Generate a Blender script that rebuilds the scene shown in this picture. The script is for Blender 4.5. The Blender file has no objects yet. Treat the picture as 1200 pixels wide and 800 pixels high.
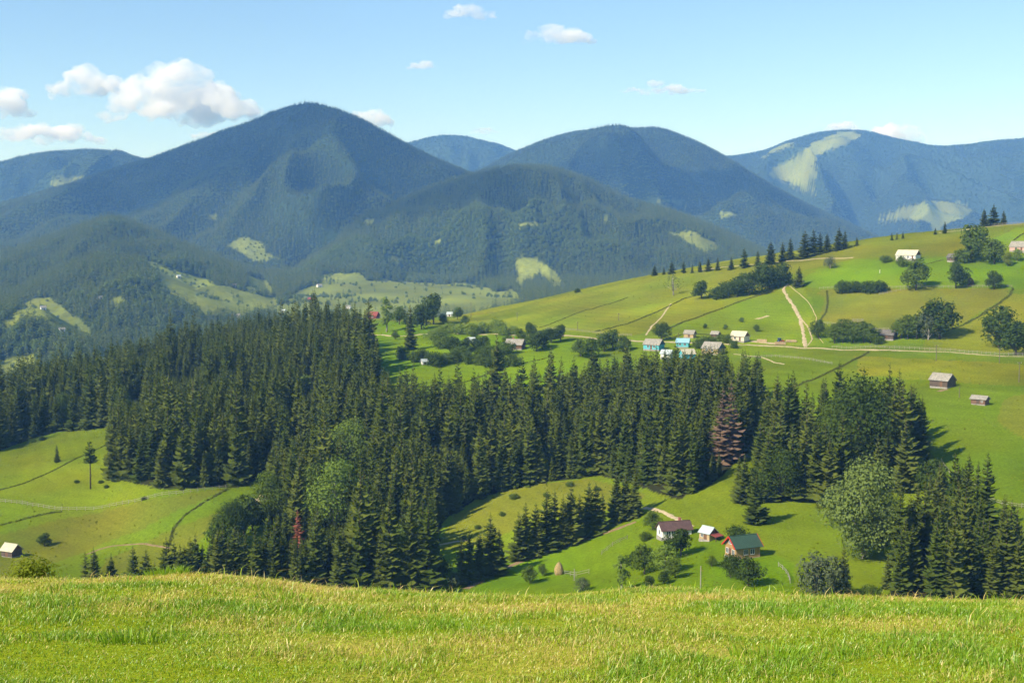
import bpy, bmesh, math, random
import numpy as np
from mathutils import Vector, Matrix

R = math.radians
scene = bpy.context.scene
COL = scene.collection
rng = np.random.default_rng(11)
random.seed(5)

# ------------------------------------------------------------------ camera
F_PX, CX, CY, HORIZON = 1500.0, 600.0, 400.0, 285.0      # photograph 1200 x 800
PITCH = math.atan((CY - HORIZON) / F_PX)
cam_d = bpy.data.cameras.new("camera"); cam_d.lens = 36.0 * F_PX / 1200.0; cam_d.sensor_width = 36.0
cam_d.clip_start = 0.1; cam_d.clip_end = 80000.0
cam = bpy.data.objects.new("camera", cam_d); COL.objects.link(cam)
cam.location = (0, 0, 0); cam.rotation_euler = (math.pi / 2 - PITCH, 0, 0)
scene.camera = cam

# ------------------------------------------------------------------ sky, sun, exposure
SUN_EL = R(38.0)
SUN_H = Vector((-0.81, -0.585, 0)).normalized()           # towards the sun, seen from above
SUN_V = Vector((SUN_H.x * math.cos(SUN_EL), SUN_H.y * math.cos(SUN_EL), math.sin(SUN_EL)))
world = bpy.data.worlds.new("World"); scene.world = world; world.use_nodes = True
wn = world.node_tree.nodes; wl = world.node_tree.links
sky = wn.new("ShaderNodeTexSky"); sky.sky_type = 'NISHITA'; sky.sun_disc = False
sky.sun_elevation = SUN_EL; sky.sun_rotation = math.atan2(SUN_H.x, SUN_H.y) % (2 * math.pi)
sky.altitude = 900; sky.air_density = 1.0; sky.dust_density = 0.2; sky.ozone_density = 1.0
tint = wn.new("ShaderNodeMix"); tint.data_type = 'RGBA'; tint.blend_type = 'MULTIPLY'; tint.inputs[0].default_value = 1.0; tint.inputs[7].default_value = (0.81, 0.95, 1.08, 1)   # cool white balance
wl.new(sky.outputs[0], tint.inputs[6]); wl.new(tint.outputs[2], wn["Background"].inputs[0]); wn["Background"].inputs[1].default_value = 0.112
sun_d = bpy.data.lights.new("sun", 'SUN'); sun_d.energy = 5.0; sun_d.angle = R(0.53); sun_d.color = (1.0, 0.94, 0.82)
sun = bpy.data.objects.new("sun", sun_d); COL.objects.link(sun)
sun.rotation_euler = SUN_V.to_track_quat('Z', 'Y').to_euler()
vs = scene.view_settings
vs.view_transform = 'Standard'; vs.look = 'None'; vs.exposure = 0.60; vs.gamma = 1.0; vs.use_curve_mapping = False
cy = scene.cycles; cy.volume_max_steps = 96
cy.max_bounces = 12; cy.diffuse_bounces = 2; cy.glossy_bounces = 1; cy.transmission_bounces = 3
cy.volume_bounces = 12; cy.transparent_max_bounces = 8
cy.use_denoising = True; cy.denoiser = 'OPENIMAGEDENOISE'; cy.denoising_input_passes = 'RGB_ALBEDO_NORMAL'; cy.denoising_prefilter = 'ACCURATE'; cy.use_adaptive_sampling = True; cy.adaptive_threshold = 0.02

# ------------------------------------------------------------------ small helpers
def tag(o, label=None, cat=None, group=None, kind=None):
    if label: o["label"] = label
    if cat: o["category"] = cat
    if group: o["group"] = group
    if kind: o["kind"] = kind
    return o

def empty(name, loc=(0, 0, 0), rz=0.0, scale=(1, 1, 1)):
    o = bpy.data.objects.new(name, None); COL.objects.link(o)
    o.location = loc; o.rotation_euler = (0, 0, rz); o.scale = scale; o.empty_display_size = 0.3
    return o

def mesh_np(name, V, F, cols=None, smooth=True):
    V = np.asarray(V, dtype=np.float32); F = np.asarray(F, dtype=np.int32)
    me = bpy.data.meshes.new(name); k = F.shape[1]
    me.vertices.add(len(V)); me.vertices.foreach_set("co", V.ravel())
    me.loops.add(F.size); me.loops.foreach_set("vertex_index", F.ravel())
    me.polygons.add(len(F))
    me.polygons.foreach_set("loop_start", np.arange(0, F.size, k, dtype=np.int32))
    me.polygons.foreach_set("loop_total", np.full(len(F), k, dtype=np.int32))
    me.polygons.foreach_set("use_smooth", np.full(len(F), smooth, dtype=bool))
    if cols is not None:
        a = me.color_attributes.new("col", 'FLOAT_COLOR', 'POINT')
        c = np.ones((len(V), 4), dtype=np.float32); c[:, :3] = cols
        a.data.foreach_set("color", c.ravel())
    me.update(calc_edges=True)
    return me

def link(name, me, mat, parent=None):
    o = bpy.data.objects.new(name, me); COL.objects.link(o)
    if mat is not None and len(me.materials) == 0: me.materials.append(mat)
    if parent is not None: o.parent = parent
    return o

def srgb(r, g, b):
    f = lambda c: (c / 255 / 12.92) if c / 255 <= 0.04045 else ((c / 255 + 0.055) / 1.055) ** 2.4
    return np.array((f(r), f(g), f(b)))

class MB:
    """collects boxes, prisms and tubes of one part"""
    def __init__(s): s.v = []; s.f = []
    def add(s, vs_, fs):
        n = len(s.v); s.v += [tuple(v) for v in vs_]; s.f += [tuple(i + n for i in f) for f in fs]; return s
    def box(s, x0, x1, y0, y1, z0, z1):
        return s.add([(x0,y0,z0),(x1,y0,z0),(x1,y1,z0),(x0,y1,z0),(x0,y0,z1),(x1,y0,z1),(x1,y1,z1),(x0,y1,z1)],
                     [(0,3,2,1),(4,5,6,7),(0,1,5,4),(1,2,6,5),(2,3,7,6),(3,0,4,7)])
    def bar(s, a, b, w, h=None):
        h = h or w; a = Vector(a); b = Vector(b); d = (b - a).normalized()
        u = d.cross(Vector((0, 0, 1)));  u = u.normalized() if u.length > 1e-4 else Vector((1, 0, 0))
        n = u.cross(d).normalized(); vv = []
        for p in (a, b):
            for i, j in ((-1,-1),(1,-1),(1,1),(-1,1)): vv.append(p + u * (i * w / 2) + n * (j * h / 2))
        return s.add(vv, [(0,1,2,3),(7,6,5,4),(0,4,5,1),(1,5,6,2),(2,6,7,3),(3,7,4,0)])
    def tube(s, pts, rad, n=7, cap=True):
        pts = [Vector(p) for p in pts]; vv = []; ff = []
        for i, p in enumerate(pts):
            d = (pts[min(i + 1, len(pts) - 1)] - pts[max(i - 1, 0)]).normalized()
            u = d.cross(Vector((0.31, 0.95, 0.02))).normalized(); w = d.cross(u)
            for k in range(n):
                a = 2 * math.pi * k / n; vv.append(p + (u * math.cos(a) + w * math.sin(a)) * rad[i])
        for i in range(len(pts) - 1):
            for k in range(n):
                ff.append((i*n+k, i*n+(k+1)%n, (i+1)*n+(k+1)%n, (i+1)*n+k))
        if cap: ff.append(tuple(range(n))[::-1]); ff.append(tuple(range((len(pts)-1)*n, len(pts)*n)))
        return s.add(vv, ff)
    def mesh(s, name, smooth=False):
        me = bpy.data.meshes.new(name); me.from_pydata(s.v, [], s.f); me.update()
        if smooth: me.polygons.foreach_set("use_smooth", [True] * len(me.polygons))
        return me
    def build(s, name, mat, parent=None, smooth=False): return link(name, s.mesh(name, smooth), mat, parent)

# ------------------------------------------------------------------ materials
MATS = {}
def new_mat(name):
    m = bpy.data.materials.new(name); m.use_nodes = True; nt = m.node_tree
    return m, nt, nt.nodes, nt.links, nt.nodes["Principled BSDF"]

def mat_ground(name, fine, coarse, bump, dist):
    m, nt, n, l, b = new_mat(name)
    at = n.new("ShaderNodeAttribute"); at.attribute_name = "col"
    geo = n.new("ShaderNodeNewGeometry")
    def noise(sc, det, rough=0.6):
        t = n.new("ShaderNodeTexNoise"); t.inputs["Scale"].default_value = sc; t.inputs["Detail"].default_value = det
        t.inputs["Roughness"].default_value = rough; l.new(geo.outputs["Position"], t.inputs["Vector"]); return t
    n1 = noise(fine, 5, 0.7); n2 = noise(coarse, 4)
    r1 = n.new("ShaderNodeMapRange"); r1.inputs[1].default_value = 0.3; r1.inputs[2].default_value = 0.7
    r1.inputs[3].default_value = 0.72; r1.inputs[4].default_value = 1.25; l.new(n1.outputs[0], r1.inputs[0])
    r2 = n.new("ShaderNodeMapRange"); r2.inputs[1].default_value = 0.3; r2.inputs[2].default_value = 0.7
    r2.inputs[3].default_value = 0.0; r2.inputs[4].default_value = 1.0; l.new(n2.outputs[0], r2.inputs[0])
    hs = n.new("ShaderNodeMix"); hs.data_type = 'RGBA'; hs.blend_type = 'MULTIPLY'; hs.inputs[7].default_value = (1.12, 1.0, 0.9, 1)
    l.new(r2.outputs[0], hs.inputs[0]); l.new(at.outputs[0], hs.inputs[6])
    mu = n.new("ShaderNodeVectorMath"); mu.operation = 'SCALE'
    l.new(hs.outputs[2], mu.inputs[0]); l.new(r1.outputs[0], mu.inputs["Scale"]); l.new(mu.outputs[0], b.inputs["Base Color"])
    bp = n.new("ShaderNodeBump"); bp.inputs["Strength"].default_value = bump; bp.inputs["Distance"].default_value = dist
    l.new(n1.outputs[0], bp.inputs["Height"]); l.new(bp.outputs[0], b.inputs["Normal"])
    b.inputs["Roughness"].default_value = 1.0; b.inputs["Specular IOR Level"].default_value = 0.0
    return m

def mat_leaf(name, c0, c1, trans=0.25, spread=0.5):
    m, nt, n, l, b = new_mat(name); n.remove(b)
    oi = n.new("ShaderNodeObjectInfo"); geo = n.new("ShaderNodeNewGeometry")
    add = n.new("ShaderNodeMath"); add.operation = 'MULTIPLY_ADD'; add.inputs[1].default_value = 0.7; 
    sc = n.new("ShaderNodeMath"); sc.operation = 'MULTIPLY'; sc.inputs[1].default_value = 0.3
    l.new(geo.outputs["Random Per Island"], sc.inputs[0]); l.new(oi.outputs["Random"], add.inputs[0]); l.new(sc.outputs[0], add.inputs[2])
    mx = n.new("ShaderNodeMix"); mx.data_type = 'RGBA'; mx.inputs[6].default_value = (*c0, 1); mx.inputs[7].default_value = (*c1, 1)
    l.new(add.outputs[0], mx.inputs[0])
    d = n.new("ShaderNodeBsdfDiffuse"); t = n.new("ShaderNodeBsdfTranslucent"); ms = n.new("ShaderNodeMixShader")
    ms.inputs[0].default_value = trans
    l.new(mx.outputs[2], d.inputs[0]); l.new(mx.outputs[2], t.inputs[0]); l.new(d.outputs[0], ms.inputs[1]); l.new(t.outputs[0], ms.inputs[2])
    l.new(ms.outputs[0], n["Material Output"].inputs[0])
    return m

def mat_plain(name, c, rough=0.85, vary=0.35, scale=1.2, stripe=None, stripe_axis='Z', spec=0.2):
    """procedural paint / wood / plaster: colour, uneven weathering and, for boards or logs, fine striped relief"""
    m, nt, n, l, b = new_mat(name)
    tc = n.new("ShaderNodeTexCoord"); t = n.new("ShaderNodeTexNoise"); t.inputs["Scale"].default_value = scale
    t.inputs["Detail"].default_value = 6; t.inputs["Roughness"].default_value = 0.65; l.new(tc.outputs["Object"], t.inputs["Vector"])
    rp = n.new("ShaderNodeMapRange"); rp.inputs[1].default_value = 0.28; rp.inputs[2].default_value = 0.72
    rp.inputs[3].default_value = 1 - vary; rp.inputs[4].default_value = 1 + vary * 0.6; l.new(t.outputs[0], rp.inputs[0])
    sca = n.new("ShaderNodeVectorMath"); sca.operation = 'SCALE'; sca.inputs[0].default_value = tuple(c); l.new(rp.outputs[0], sca.inputs["Scale"])
    out = sca.outputs[0]
    if stripe:
        wv = n.new("ShaderNodeTexWave"); wv.bands_direction = stripe_axis; wv.inputs["Scale"].default_value = stripe
        wv.inputs["Distortion"].default_value = 0.4; wv.inputs["Detail"].default_value = 2; l.new(tc.outputs["Object"], wv.inputs["Vector"])
        mr = n.new("ShaderNodeMapRange"); mr.inputs[3].default_value = 0.72; mr.inputs[4].default_value = 1.12; l.new(wv.outputs["Fac"], mr.inputs[0])
        s2 = n.new("ShaderNodeVectorMath"); s2.operation = 'SCALE'; l.new(out, s2.inputs[0]); l.new(mr.outputs[0], s2.inputs["Scale"]); out = s2.outputs[0]
        bp = n.new("ShaderNodeBump"); bp.inputs["Strength"].default_value = 0.5; bp.inputs["Distance"].default_value = 0.05
        l.new(wv.outputs["Fac"], bp.inputs["Height"]); l.new(bp.outputs[0], b.inputs["Normal"])
    l.new(out, b.inputs["Base Color"]); b.inputs["Roughness"].default_value = rough; b.inputs["Specular IOR Level"].default_value = spec
    return m

# ------------------------------------------------------------------ noise
def _hash(ix, iy, seed):
    h = (ix.astype(np.int64) * 374761393 + iy.astype(np.int64) * 668265263 + seed * 974634737) & 0xFFFFFFFF
    h = ((h ^ (h >> 13)) * 1274126177) & 0xFFFFFFFF
    return ((h ^ (h >> 16)) & 0xFFFF) / 65535.0
def vnoise(x, y, seed=0):
    ix = np.floor(x); iy = np.floor(y); fx = x - ix; fy = y - iy
    fx = fx * fx * fx * (fx * (fx * 6 - 15) + 10); fy = fy * fy * fy * (fy * (fy * 6 - 15) + 10)
    a = _hash(ix, iy, seed); b = _hash(ix + 1, iy, seed); c = _hash(ix, iy + 1, seed); d = _hash(ix + 1, iy + 1, seed)
    return (a + (b - a) * fx) * (1 - fy) + (c + (d - c) * fx) * fy
def fbm(x, y, octv=4, seed=0):
    s = 0.0; a = 0.5
    for k in range(octv):
        s = s + a * (vnoise(x * 2 ** k + 17.3 * k, y * 2 ** k + 5.1 * k, seed + k) * 2 - 1); a *= 0.5
    return s

# ------------------------------------------------------------------ pixels <-> places
CP, SP = math.cos(PITCH), math.sin(PITCH)
def ray(px, py):
    a = (px - CX) / F_PX; b = -(py - CY) / F_PX
    dy = CP + b * SP; dz = -SP + b * CP
    return a / dy, dz / dy                    # x per metre of depth, z per metre of depth
def project(x, y, z):
    d = y * CP - z * SP; up = y * SP + z * CP
    return CX + F_PX * x / d, CY - F_PX * up / d

# ------------------------------------------------------------------ the lie of the land
def pchip(xs, ys, x):
    h = np.diff(xs); dl = np.diff(ys) / h; m = np.zeros(len(xs))
    w1 = 2 * h[1:] + h[:-1]; w2 = h[1:] + 2 * h[:-1]
    ok = dl[:-1] * dl[1:] > 0
    with np.errstate(divide='ignore', invalid='ignore'):
        hm = (w1 + w2) / (w1 / dl[:-1] + w2 / dl[1:])
    m[1:-1] = np.where(ok, hm, 0); m[0] = dl[0]; m[-1] = dl[-1]
    i = np.clip(np.searchsorted(xs, x) - 1, 0, len(xs) - 2); t = (x - xs[i]) / h[i]
    t = np.clip(t, 0, 1)
    return ((2*t**3-3*t**2+1)*ys[i] + (t**3-2*t**2+t)*h[i]*m[i] + (-2*t**3+3*t**2)*ys[i+1] + (t**3-t**2)*h[i]*m[i+1])

# lines across the valley: (pixel x, pixel y, metres of depth), near to far
LINES = [
 [(-300,690,360),(0,690,320),(300,702,300),(510,704,300),(600,704,290),(700,704,270),(850,704,255),(1000,706,250),(1200,708,255),(1500,700,260)],
 [(-300,600,400),(0,645,370),(100,640,370),(300,650,340),(510,650,345),(655,667,320),(790,628,325),(870,655,290),(1000,640,300),(1200,630,305),(1500,600,320)],
 [(-300,545,480),(0,573,430),(100,573,425),(200,572,402),(330,600,380),(510,610,380),(600,580,395),(700,558,405),(800,580,365),(870,560,370),(1000,575,350),(1200,560,350),(1500,520,370)],
 [(-300,510,560),(0,525,520),(130,505,520),(300,510,480),(510,520,470),(650,500,490),(800,480,480),(870,460,470),(1000,470,440),(1150,470,420),(1200,465,425),(1500,430,440)],
 [(-300,490,640),(0,490,610),(130,470,620),(300,455,600),(450,455,550),(600,443,565),(800,430,560),(870,425,540),(1000,425,530),(1150,425,500),(1500,390,520)],
 [(-300,480,720),(0,478,680),(130,440,720),(300,420,720),(440,400,680),(600,405,630),(700,394,640),(800,402,610),(950,408,590),(1060,411,560),(1200,416,535),(1500,380,560)],
 [(-300,478,790),(0,475,750),(130,432,800),(300,410,820),(440,385,780),(600,378,730),(700,365,740),(800,370,690),(950,360,670),(1060,355,650),(1200,350,630),(1500,320,660)],
 [(-300,478,850),(0,474,820),(130,430,870),(300,408,900),(440,373,950),(520,372,930),(560,365,920),(600,357,910),(700,335,900),(760,322,890),(850,306,880),(950,290,870),(1050,275,850),(1120,268,840),(1200,261,830),(1500,235,850)],
]
def line_uyz(pts):
    u = []; y = []; z = []
    for px, py, d in pts:
        a, s = ray(px, py); u.append(a); y.append(d); z.append(s * d)
    return np.array(u), np.array(y, float), np.array(z)
U = np.concatenate([np.linspace(-1.4, -0.47, 40)[:-1], np.linspace(-0.47, 0.47, 660), np.linspace(0.47, 1.4, 40)[1:]])
Y = np.concatenate([np.linspace(38, 225, 26)[:-1], np.linspace(225, 980, 400)[:-1], np.geomspace(980, 3600, 250)[:-1], np.geomspace(3600, 9800, 240)[:-1], np.geomspace(9800, 45000, 10)])
nu, ny = len(U), len(Y)
cy_, cz_ = [np.full(nu, 38.0), np.full(nu, 120.0)], [np.full(nu, -14.5), np.full(nu, -46.0)]
for pts in LINES:
    u, y, z = line_uyz(pts); cy_.append(pchip(u, y, np.clip(U, u[0], u[-1]))); cz_.append(pchip(u, z, np.clip(U, u[0], u[-1])))
crest_y, crest_z = cy_[-1], cz_[-1]
for dd, zz in ((1.28, None), (1500, -114.0), (1700, -99.0), (2400, -72.0), (4000, -60.0), (9800, -40.0), (45000, -40.0)):
    if zz is None: cy_.append(crest_y * dd); cz_.append(np.minimum(crest_z - 55, -112))
    else: cy_.append(np.full(nu, float(dd))); cz_.append(np.full(nu, zz))
cy_, cz_ = np.array(cy_), np.array(cz_)
Z = np.empty((ny, nu))
for j in range(nu): Z[:, j] = pchip(cy_[:, j], cz_[:, j], Y)
XX = Y[:, None] * U[None, :]; YY = np.repeat(Y[:, None], nu, 1)
mid_w = np.clip((YY - 200) / 80, 0, 1) * np.clip((1300 - YY) / 200, 0, 1)
Z += mid_w * (1.5 * fbm(XX / 55, YY / 55, 3, 3) + 0.35 * fbm(XX / 9, YY / 9, 3, 9))
far_w = np.clip((YY - 1200) / 400, 0, 1)
Z += far_w * (16 * fbm(XX / 420, YY / 420, 4, 21) + 9 * fbm(XX / 130, YY / 170, 3, 22))

# ridges beyond the valley: (name, label, front width, back width, crest [(px, py, depth)])
RIDGES = [
 ("hill", "low spur with a bright clearing beyond the dark spruce slope", 380, 400, [(-400,330,1550),(-200,340,1500),(0,352,1500),(45,348,1480),(80,370,1450),(110,392,1420),(150,425,1400),(220,470,1400)]),
 ("hill", "rounded hill with mixed light green woods and a meadow flank", 520, 500, [(-400,330,2100),(-200,335,2050),(0,338,2000),(60,318,2000),(100,300,1980),(150,297,1950),(180,304,1950),(200,314,1950),(250,335,1930),(300,350,1900),(345,370,1900),(420,420,1900)]),
 ("hill", "green wooded shoulder below the tallest mountain", 800, 700, [(-400,270,2900),(-200,285,2800),(0,287,2700),(60,272,2650),(100,257,2650),(130,248,2600),(160,256,2600),(230,286,2550),(300,313,2500),(345,338,2500),(430,380,2500)]),
 ("hill", "broad spruce covered hill in front of the twin ridges", 900, 900, [(240,370,2700),(300,337,2850),(380,285,3000),(450,240,3150),(520,208,3250),(580,194,3300),(620,190,3300),(680,200,3300),(720,219,3250),(800,246,3200),(860,272,3150),(920,300,3100),(1000,335,3000),(1100,380,3000)]),
 ("mountain", "tallest mountain, a dark pointed forest cone under cloud shade", 1700, 1500, [(-400,290,4200),(-200,262,4300),(0,236,4300),(100,207,4400),(165,187,4450),(230,163,4500),(300,138,4500),(345,122,4500),(362,121,4500),(400,132,4500),(450,155,4450),(500,180,4400),(550,200,4400),(620,235,4300),(700,270,4300),(800,310,4300),(900,350,4300)]),
 ("mountain", "long low forested ridge left of the tallest mountain", 1500, 1500, [(-500,200,6100),(-300,203,6100),(-100,197,6000),(0,187,5900),(60,176,5900),(110,173,5900),(165,183,5900),(250,215,5800),(400,260,5800)]),
 ("mountain", "small far hump behind the saddle of the tallest mountain", 1500, 1200, [(330,230,7600),(400,195,7600),(484,164,7600),(520,157,7600),(560,161,7600),(600,173,7600),(660,205,7600),(760,250,7600)]),
 ("mountain", "broad domed mountain with a lit shoulder and shaded foot", 1900, 1500, [(430,270,5700),(500,232,5700),(560,200,5700),(600,178,5700),(630,166,5650),(680,152,5600),(720,148,5600),(780,152,5550),(820,166,5500),(860,187,5450),(900,212,5400),(950,238,5300),(1000,261,5200),(1040,279,5150),(1100,305,5100),(1200,350,5000)]),
 ("mountain", "far mountain with pale grassy clearings down its side", 2500, 1500, [(600,240,7700),(700,217,7700),(800,196,7700),(850,184,7700),(890,177,7700),(930,163,7700),(985,153,7700),(1010,154,7700),(1060,165,7650),(1090,171,7600),(1150,168,7600),(1200,165,7600),(1400,150,7600),(1700,160,7600)]),
]
OWNER = np.full(Z.shape, -1, dtype=np.int8); FLOOR = Z.copy()
for k, (nm, lab, wf, wb, pts) in enumerate(RIDGES):
    u, y, z = line_uyz(pts)
    ok = (U >= u[0]) & (U <= u[-1]); Uc = np.clip(U, u[0], u[-1])
    yc = pchip(u, y, Uc); zc = pchip(u, z, Uc) - (16 if k > 3 else 20 if k > 1 else 14)       # the forest stands on the crest
    # crest line wanders in depth, so the slopes fold into spurs and gullies
    wob = 0.16 * wf * fbm(Uc * yc / (0.30 * wf) + 31 * k, Uc * 0 + 3.7 * k, 3, 40 + k)
    s0 = zc / yc; yc = yc + wob; zc = s0 * yc
    t = np.where(YY < yc[None, :], (YY - (yc - wf)[None, :]) / wf, ((yc + wb)[None, :] - YY) / wb)
    t = np.clip(t, -0.2, 1)
    warp = 0.14 * fbm(XX / (0.28 * wf) + 9 * k, YY / (0.5 * wf), 3, 60 + k)
    t = np.clip(t + warp * np.clip(t, 0, 1) * np.clip(1 - t, 0, 1) * 4 * 1.3, 0, 1)
    s = 0.55 * (1 - np.cos(math.pi * t)) / 2 + 0.45 * np.sin(t * math.pi / 2) ** 1.15
    gul = (1 - np.abs(fbm(XX / (0.17 * wf) + 3 * k, YY / (0.4 * wf), 3, 80 + k)) * 2.2)
    hgt = np.maximum(zc[None, :] - FLOOR, 0)
    zr = FLOOR + hgt * s + (gul - 0.55) * 0.34 * hgt * s * (1 - s) * 4 * (YY < yc[None, :]) - 3.0 * (1 - s)
    zr = np.where(ok[None, :] & (t > 0), zr, -1e4)
    zr = np.where(YY > 1150, zr, -1e4)
    OWNER[zr > Z] = k
    Z = np.maximum(Z, zr)
SLOPE = Z / YY                                       # how high each place stands in the view from the meadow
RUN = np.maximum.accumulate(SLOPE, axis=0)

def terr(x, y):
    x = np.asarray(x, float); y = np.asarray(y, float); u = x / y
    i = np.clip(np.searchsorted(Y, y) - 1, 0, ny - 2); j = np.clip(np.searchsorted(U, u) - 1, 0, nu - 2)
    a = np.clip((y - Y[i]) / (Y[i+1] - Y[i]), 0, 1); b = np.clip((u - U[j]) / (U[j+1] - U[j]), 0, 1)
    return (Z[i, j]*(1-b) + Z[i, j+1]*b)*(1-a) + (Z[i+1, j]*(1-b) + Z[i+1, j+1]*b)*a

def hit(px, py, ymin=150.0, ymax=1000.0):
    """where the sight line through a pixel meets the land (or the brow it grazes)"""
    u, s = ray(px, py); ys = np.concatenate([np.arange(ymin, min(ymax, 1100), 0.8), np.geomspace(1100, 9800, 900)])
    ys = ys[(ys >= ymin) & (ys <= ymax)]
    d = terr(u * ys, ys) - s * ys
    w = np.nonzero(d >= 0)[0]
    k = w[0] if len(w) else int(np.argmax(d / ys))
    y = ys[k]; return Vector((u * y, y, float(terr(u * y, y))))

def inside(px, py, poly):
    px = np.asarray(px); c = np.zeros(px.shape, bool); n = len(poly); j = n - 1
    for i in range(n):
        xi, yi = poly[i]; xj, yj = poly[j]
        if yi != yj:
            c ^= ((yi > py) != (yj > py)) & (px < (xj - xi) * (py - yi) / (yj - yi) + xi)
        j = i
    return c

# ------------------------------------------------------------------ colours of the fields
C_GREEN = np.array((0.120, 0.175, 0.008)); C_BRIGHT = np.array((0.120, 0.205, 0.005)); C_OLIVE = np.array((0.158, 0.190, 0.014))
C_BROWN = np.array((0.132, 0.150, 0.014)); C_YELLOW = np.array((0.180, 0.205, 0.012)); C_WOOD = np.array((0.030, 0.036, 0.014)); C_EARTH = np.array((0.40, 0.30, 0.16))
C_FARWOOD = np.array((0.026, 0.046, 0.018)); C_FARMEAD = np.array((0.150, 0.185, 0.030))
FIELDS = [
 (np.array((0.132, 0.184, 0.008)), [(-400,480),(135,490),(335,550),(340,700),(-400,720)]),
 (C_BROWN*1.02, [(-50,640),(60,612),(150,590),(265,572),(215,607),(120,640),(40,668),(-50,690)]),
 (C_GREEN*1.05, [(-50,690),(40,668),(150,625),(260,575),(335,560),(335,600),(280,640),(200,700),(-50,720)]),
 (C_BROWN*1.05, [(120,655),(200,622),(260,600),(230,640),(180,690),(110,690)]),
 (C_GREEN*1.1, [(505,600),(600,560),(760,545),(860,540),(905,500),(930,560),(1000,580),(1060,640),(1060,720),(505,720)]),
 (C_BROWN*1.1, [(512,645),(530,605),(600,572),(690,560),(760,580),(700,600),(620,610),(560,640)]),
 (C_BRIGHT, [(540,700),(600,660),(690,628),(760,605),(830,620),(930,660),(930,720),(540,720)]),
 (np.array((0.112, 0.168, 0.007)), [(860,430),(900,412),(1000,410),(1230,422),(1230,700),(1085,600),(1085,520),(900,470)]),
 (C_BROWN*1.1, [(1168,492),(1178,468),(1230,450),(1230,520),(1190,512)]),
 (C_YELLOW*0.9, [(1000,417),(1120,422),(1230,430),(1230,455),(1090,445),(1010,440)]),
 (C_BRIGHT*0.98, [(430,455),(440,375),(500,380),(560,392),(690,398),(720,402),(640,450),(500,470)]),
 (C_OLIVE, [(400,374),(520,375),(600,350),(700,328),(800,308),(900,290),(960,285),(900,330),(830,340),(800,350),(700,390),(600,388),(500,378)]),
 (C_YELLOW*0.95, [(695,390),(800,350),(835,341),(905,330),(908,341),(800,378),(770,386),(720,396)]),
 (C_GREEN*1.25, [(720,397),(800,378),(908,341),(935,335),(950,345),(955,405),(800,402)]),
 (C_BRIGHT*0.98, [(930,335),(950,320),(1000,304),(1060,305),(1230,290),(1230,340),(1185,338),(960,338)]),
 (C_OLIVE*0.86, [(900,300),(1000,278),(1100,260),(1230,240),(1230,268),(1140,300),(1080,300),(1000,303),(940,318),(900,330)]),
 (C_GREEN*1.15, [(1190,268),(1230,262),(1230,300),(1130,305),(1150,285)]),
 (C_BROWN*1.12, [(962,339),(1186,337),(1182,347),(1130,378),(1085,397),(1000,386),(962,372)]),
 (C_GREEN*1.1, [(955,385),(1000,387),(1085,398),(1080,408),(955,407)]),
 (C_YELLOW*0.95, [(1085,398),(1135,378),(1186,345),(1230,345),(1230,415),(1080,409)]),
]
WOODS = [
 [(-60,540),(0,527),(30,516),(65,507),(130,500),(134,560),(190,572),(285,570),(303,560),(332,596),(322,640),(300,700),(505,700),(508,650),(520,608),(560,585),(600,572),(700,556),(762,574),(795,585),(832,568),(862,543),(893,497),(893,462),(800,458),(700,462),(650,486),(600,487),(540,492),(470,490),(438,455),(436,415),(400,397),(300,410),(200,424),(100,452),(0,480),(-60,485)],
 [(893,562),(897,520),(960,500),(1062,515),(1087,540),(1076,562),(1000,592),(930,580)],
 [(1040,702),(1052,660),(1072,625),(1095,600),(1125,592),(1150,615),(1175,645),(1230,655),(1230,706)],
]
def field_colours(x, y, z):
    px, py = project(x, y, z)
    px = px + 7 * fbm(x / 14, y / 14, 3, 5); py = py + 2.2 * fbm(x / 11, y / 11, 3, 6)
    c = np.tile(C_GREEN, (len(x), 1))
    mid = y < 1050
    for colr, poly in FIELDS:
        c[inside(px, py, poly) & mid] = colr
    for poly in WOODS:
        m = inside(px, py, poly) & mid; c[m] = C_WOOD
    v = 1 + 0.45 * fbm(x / 38, y / 38, 4, 14); c = c * v[:, None]; c[:, 0] *= 1 + 0.20 * fbm(x / 26, y / 40, 3, 18)
    # swathes left by the mower, following the contour
    sw = np.sin((z * 2.6 + 0.05 * x + 2.0 * fbm(x / 60, y / 60, 2, 77)) * 2.2); c = c * (1 + 0.05 * sw * mid)[:, None]
    return c
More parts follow.
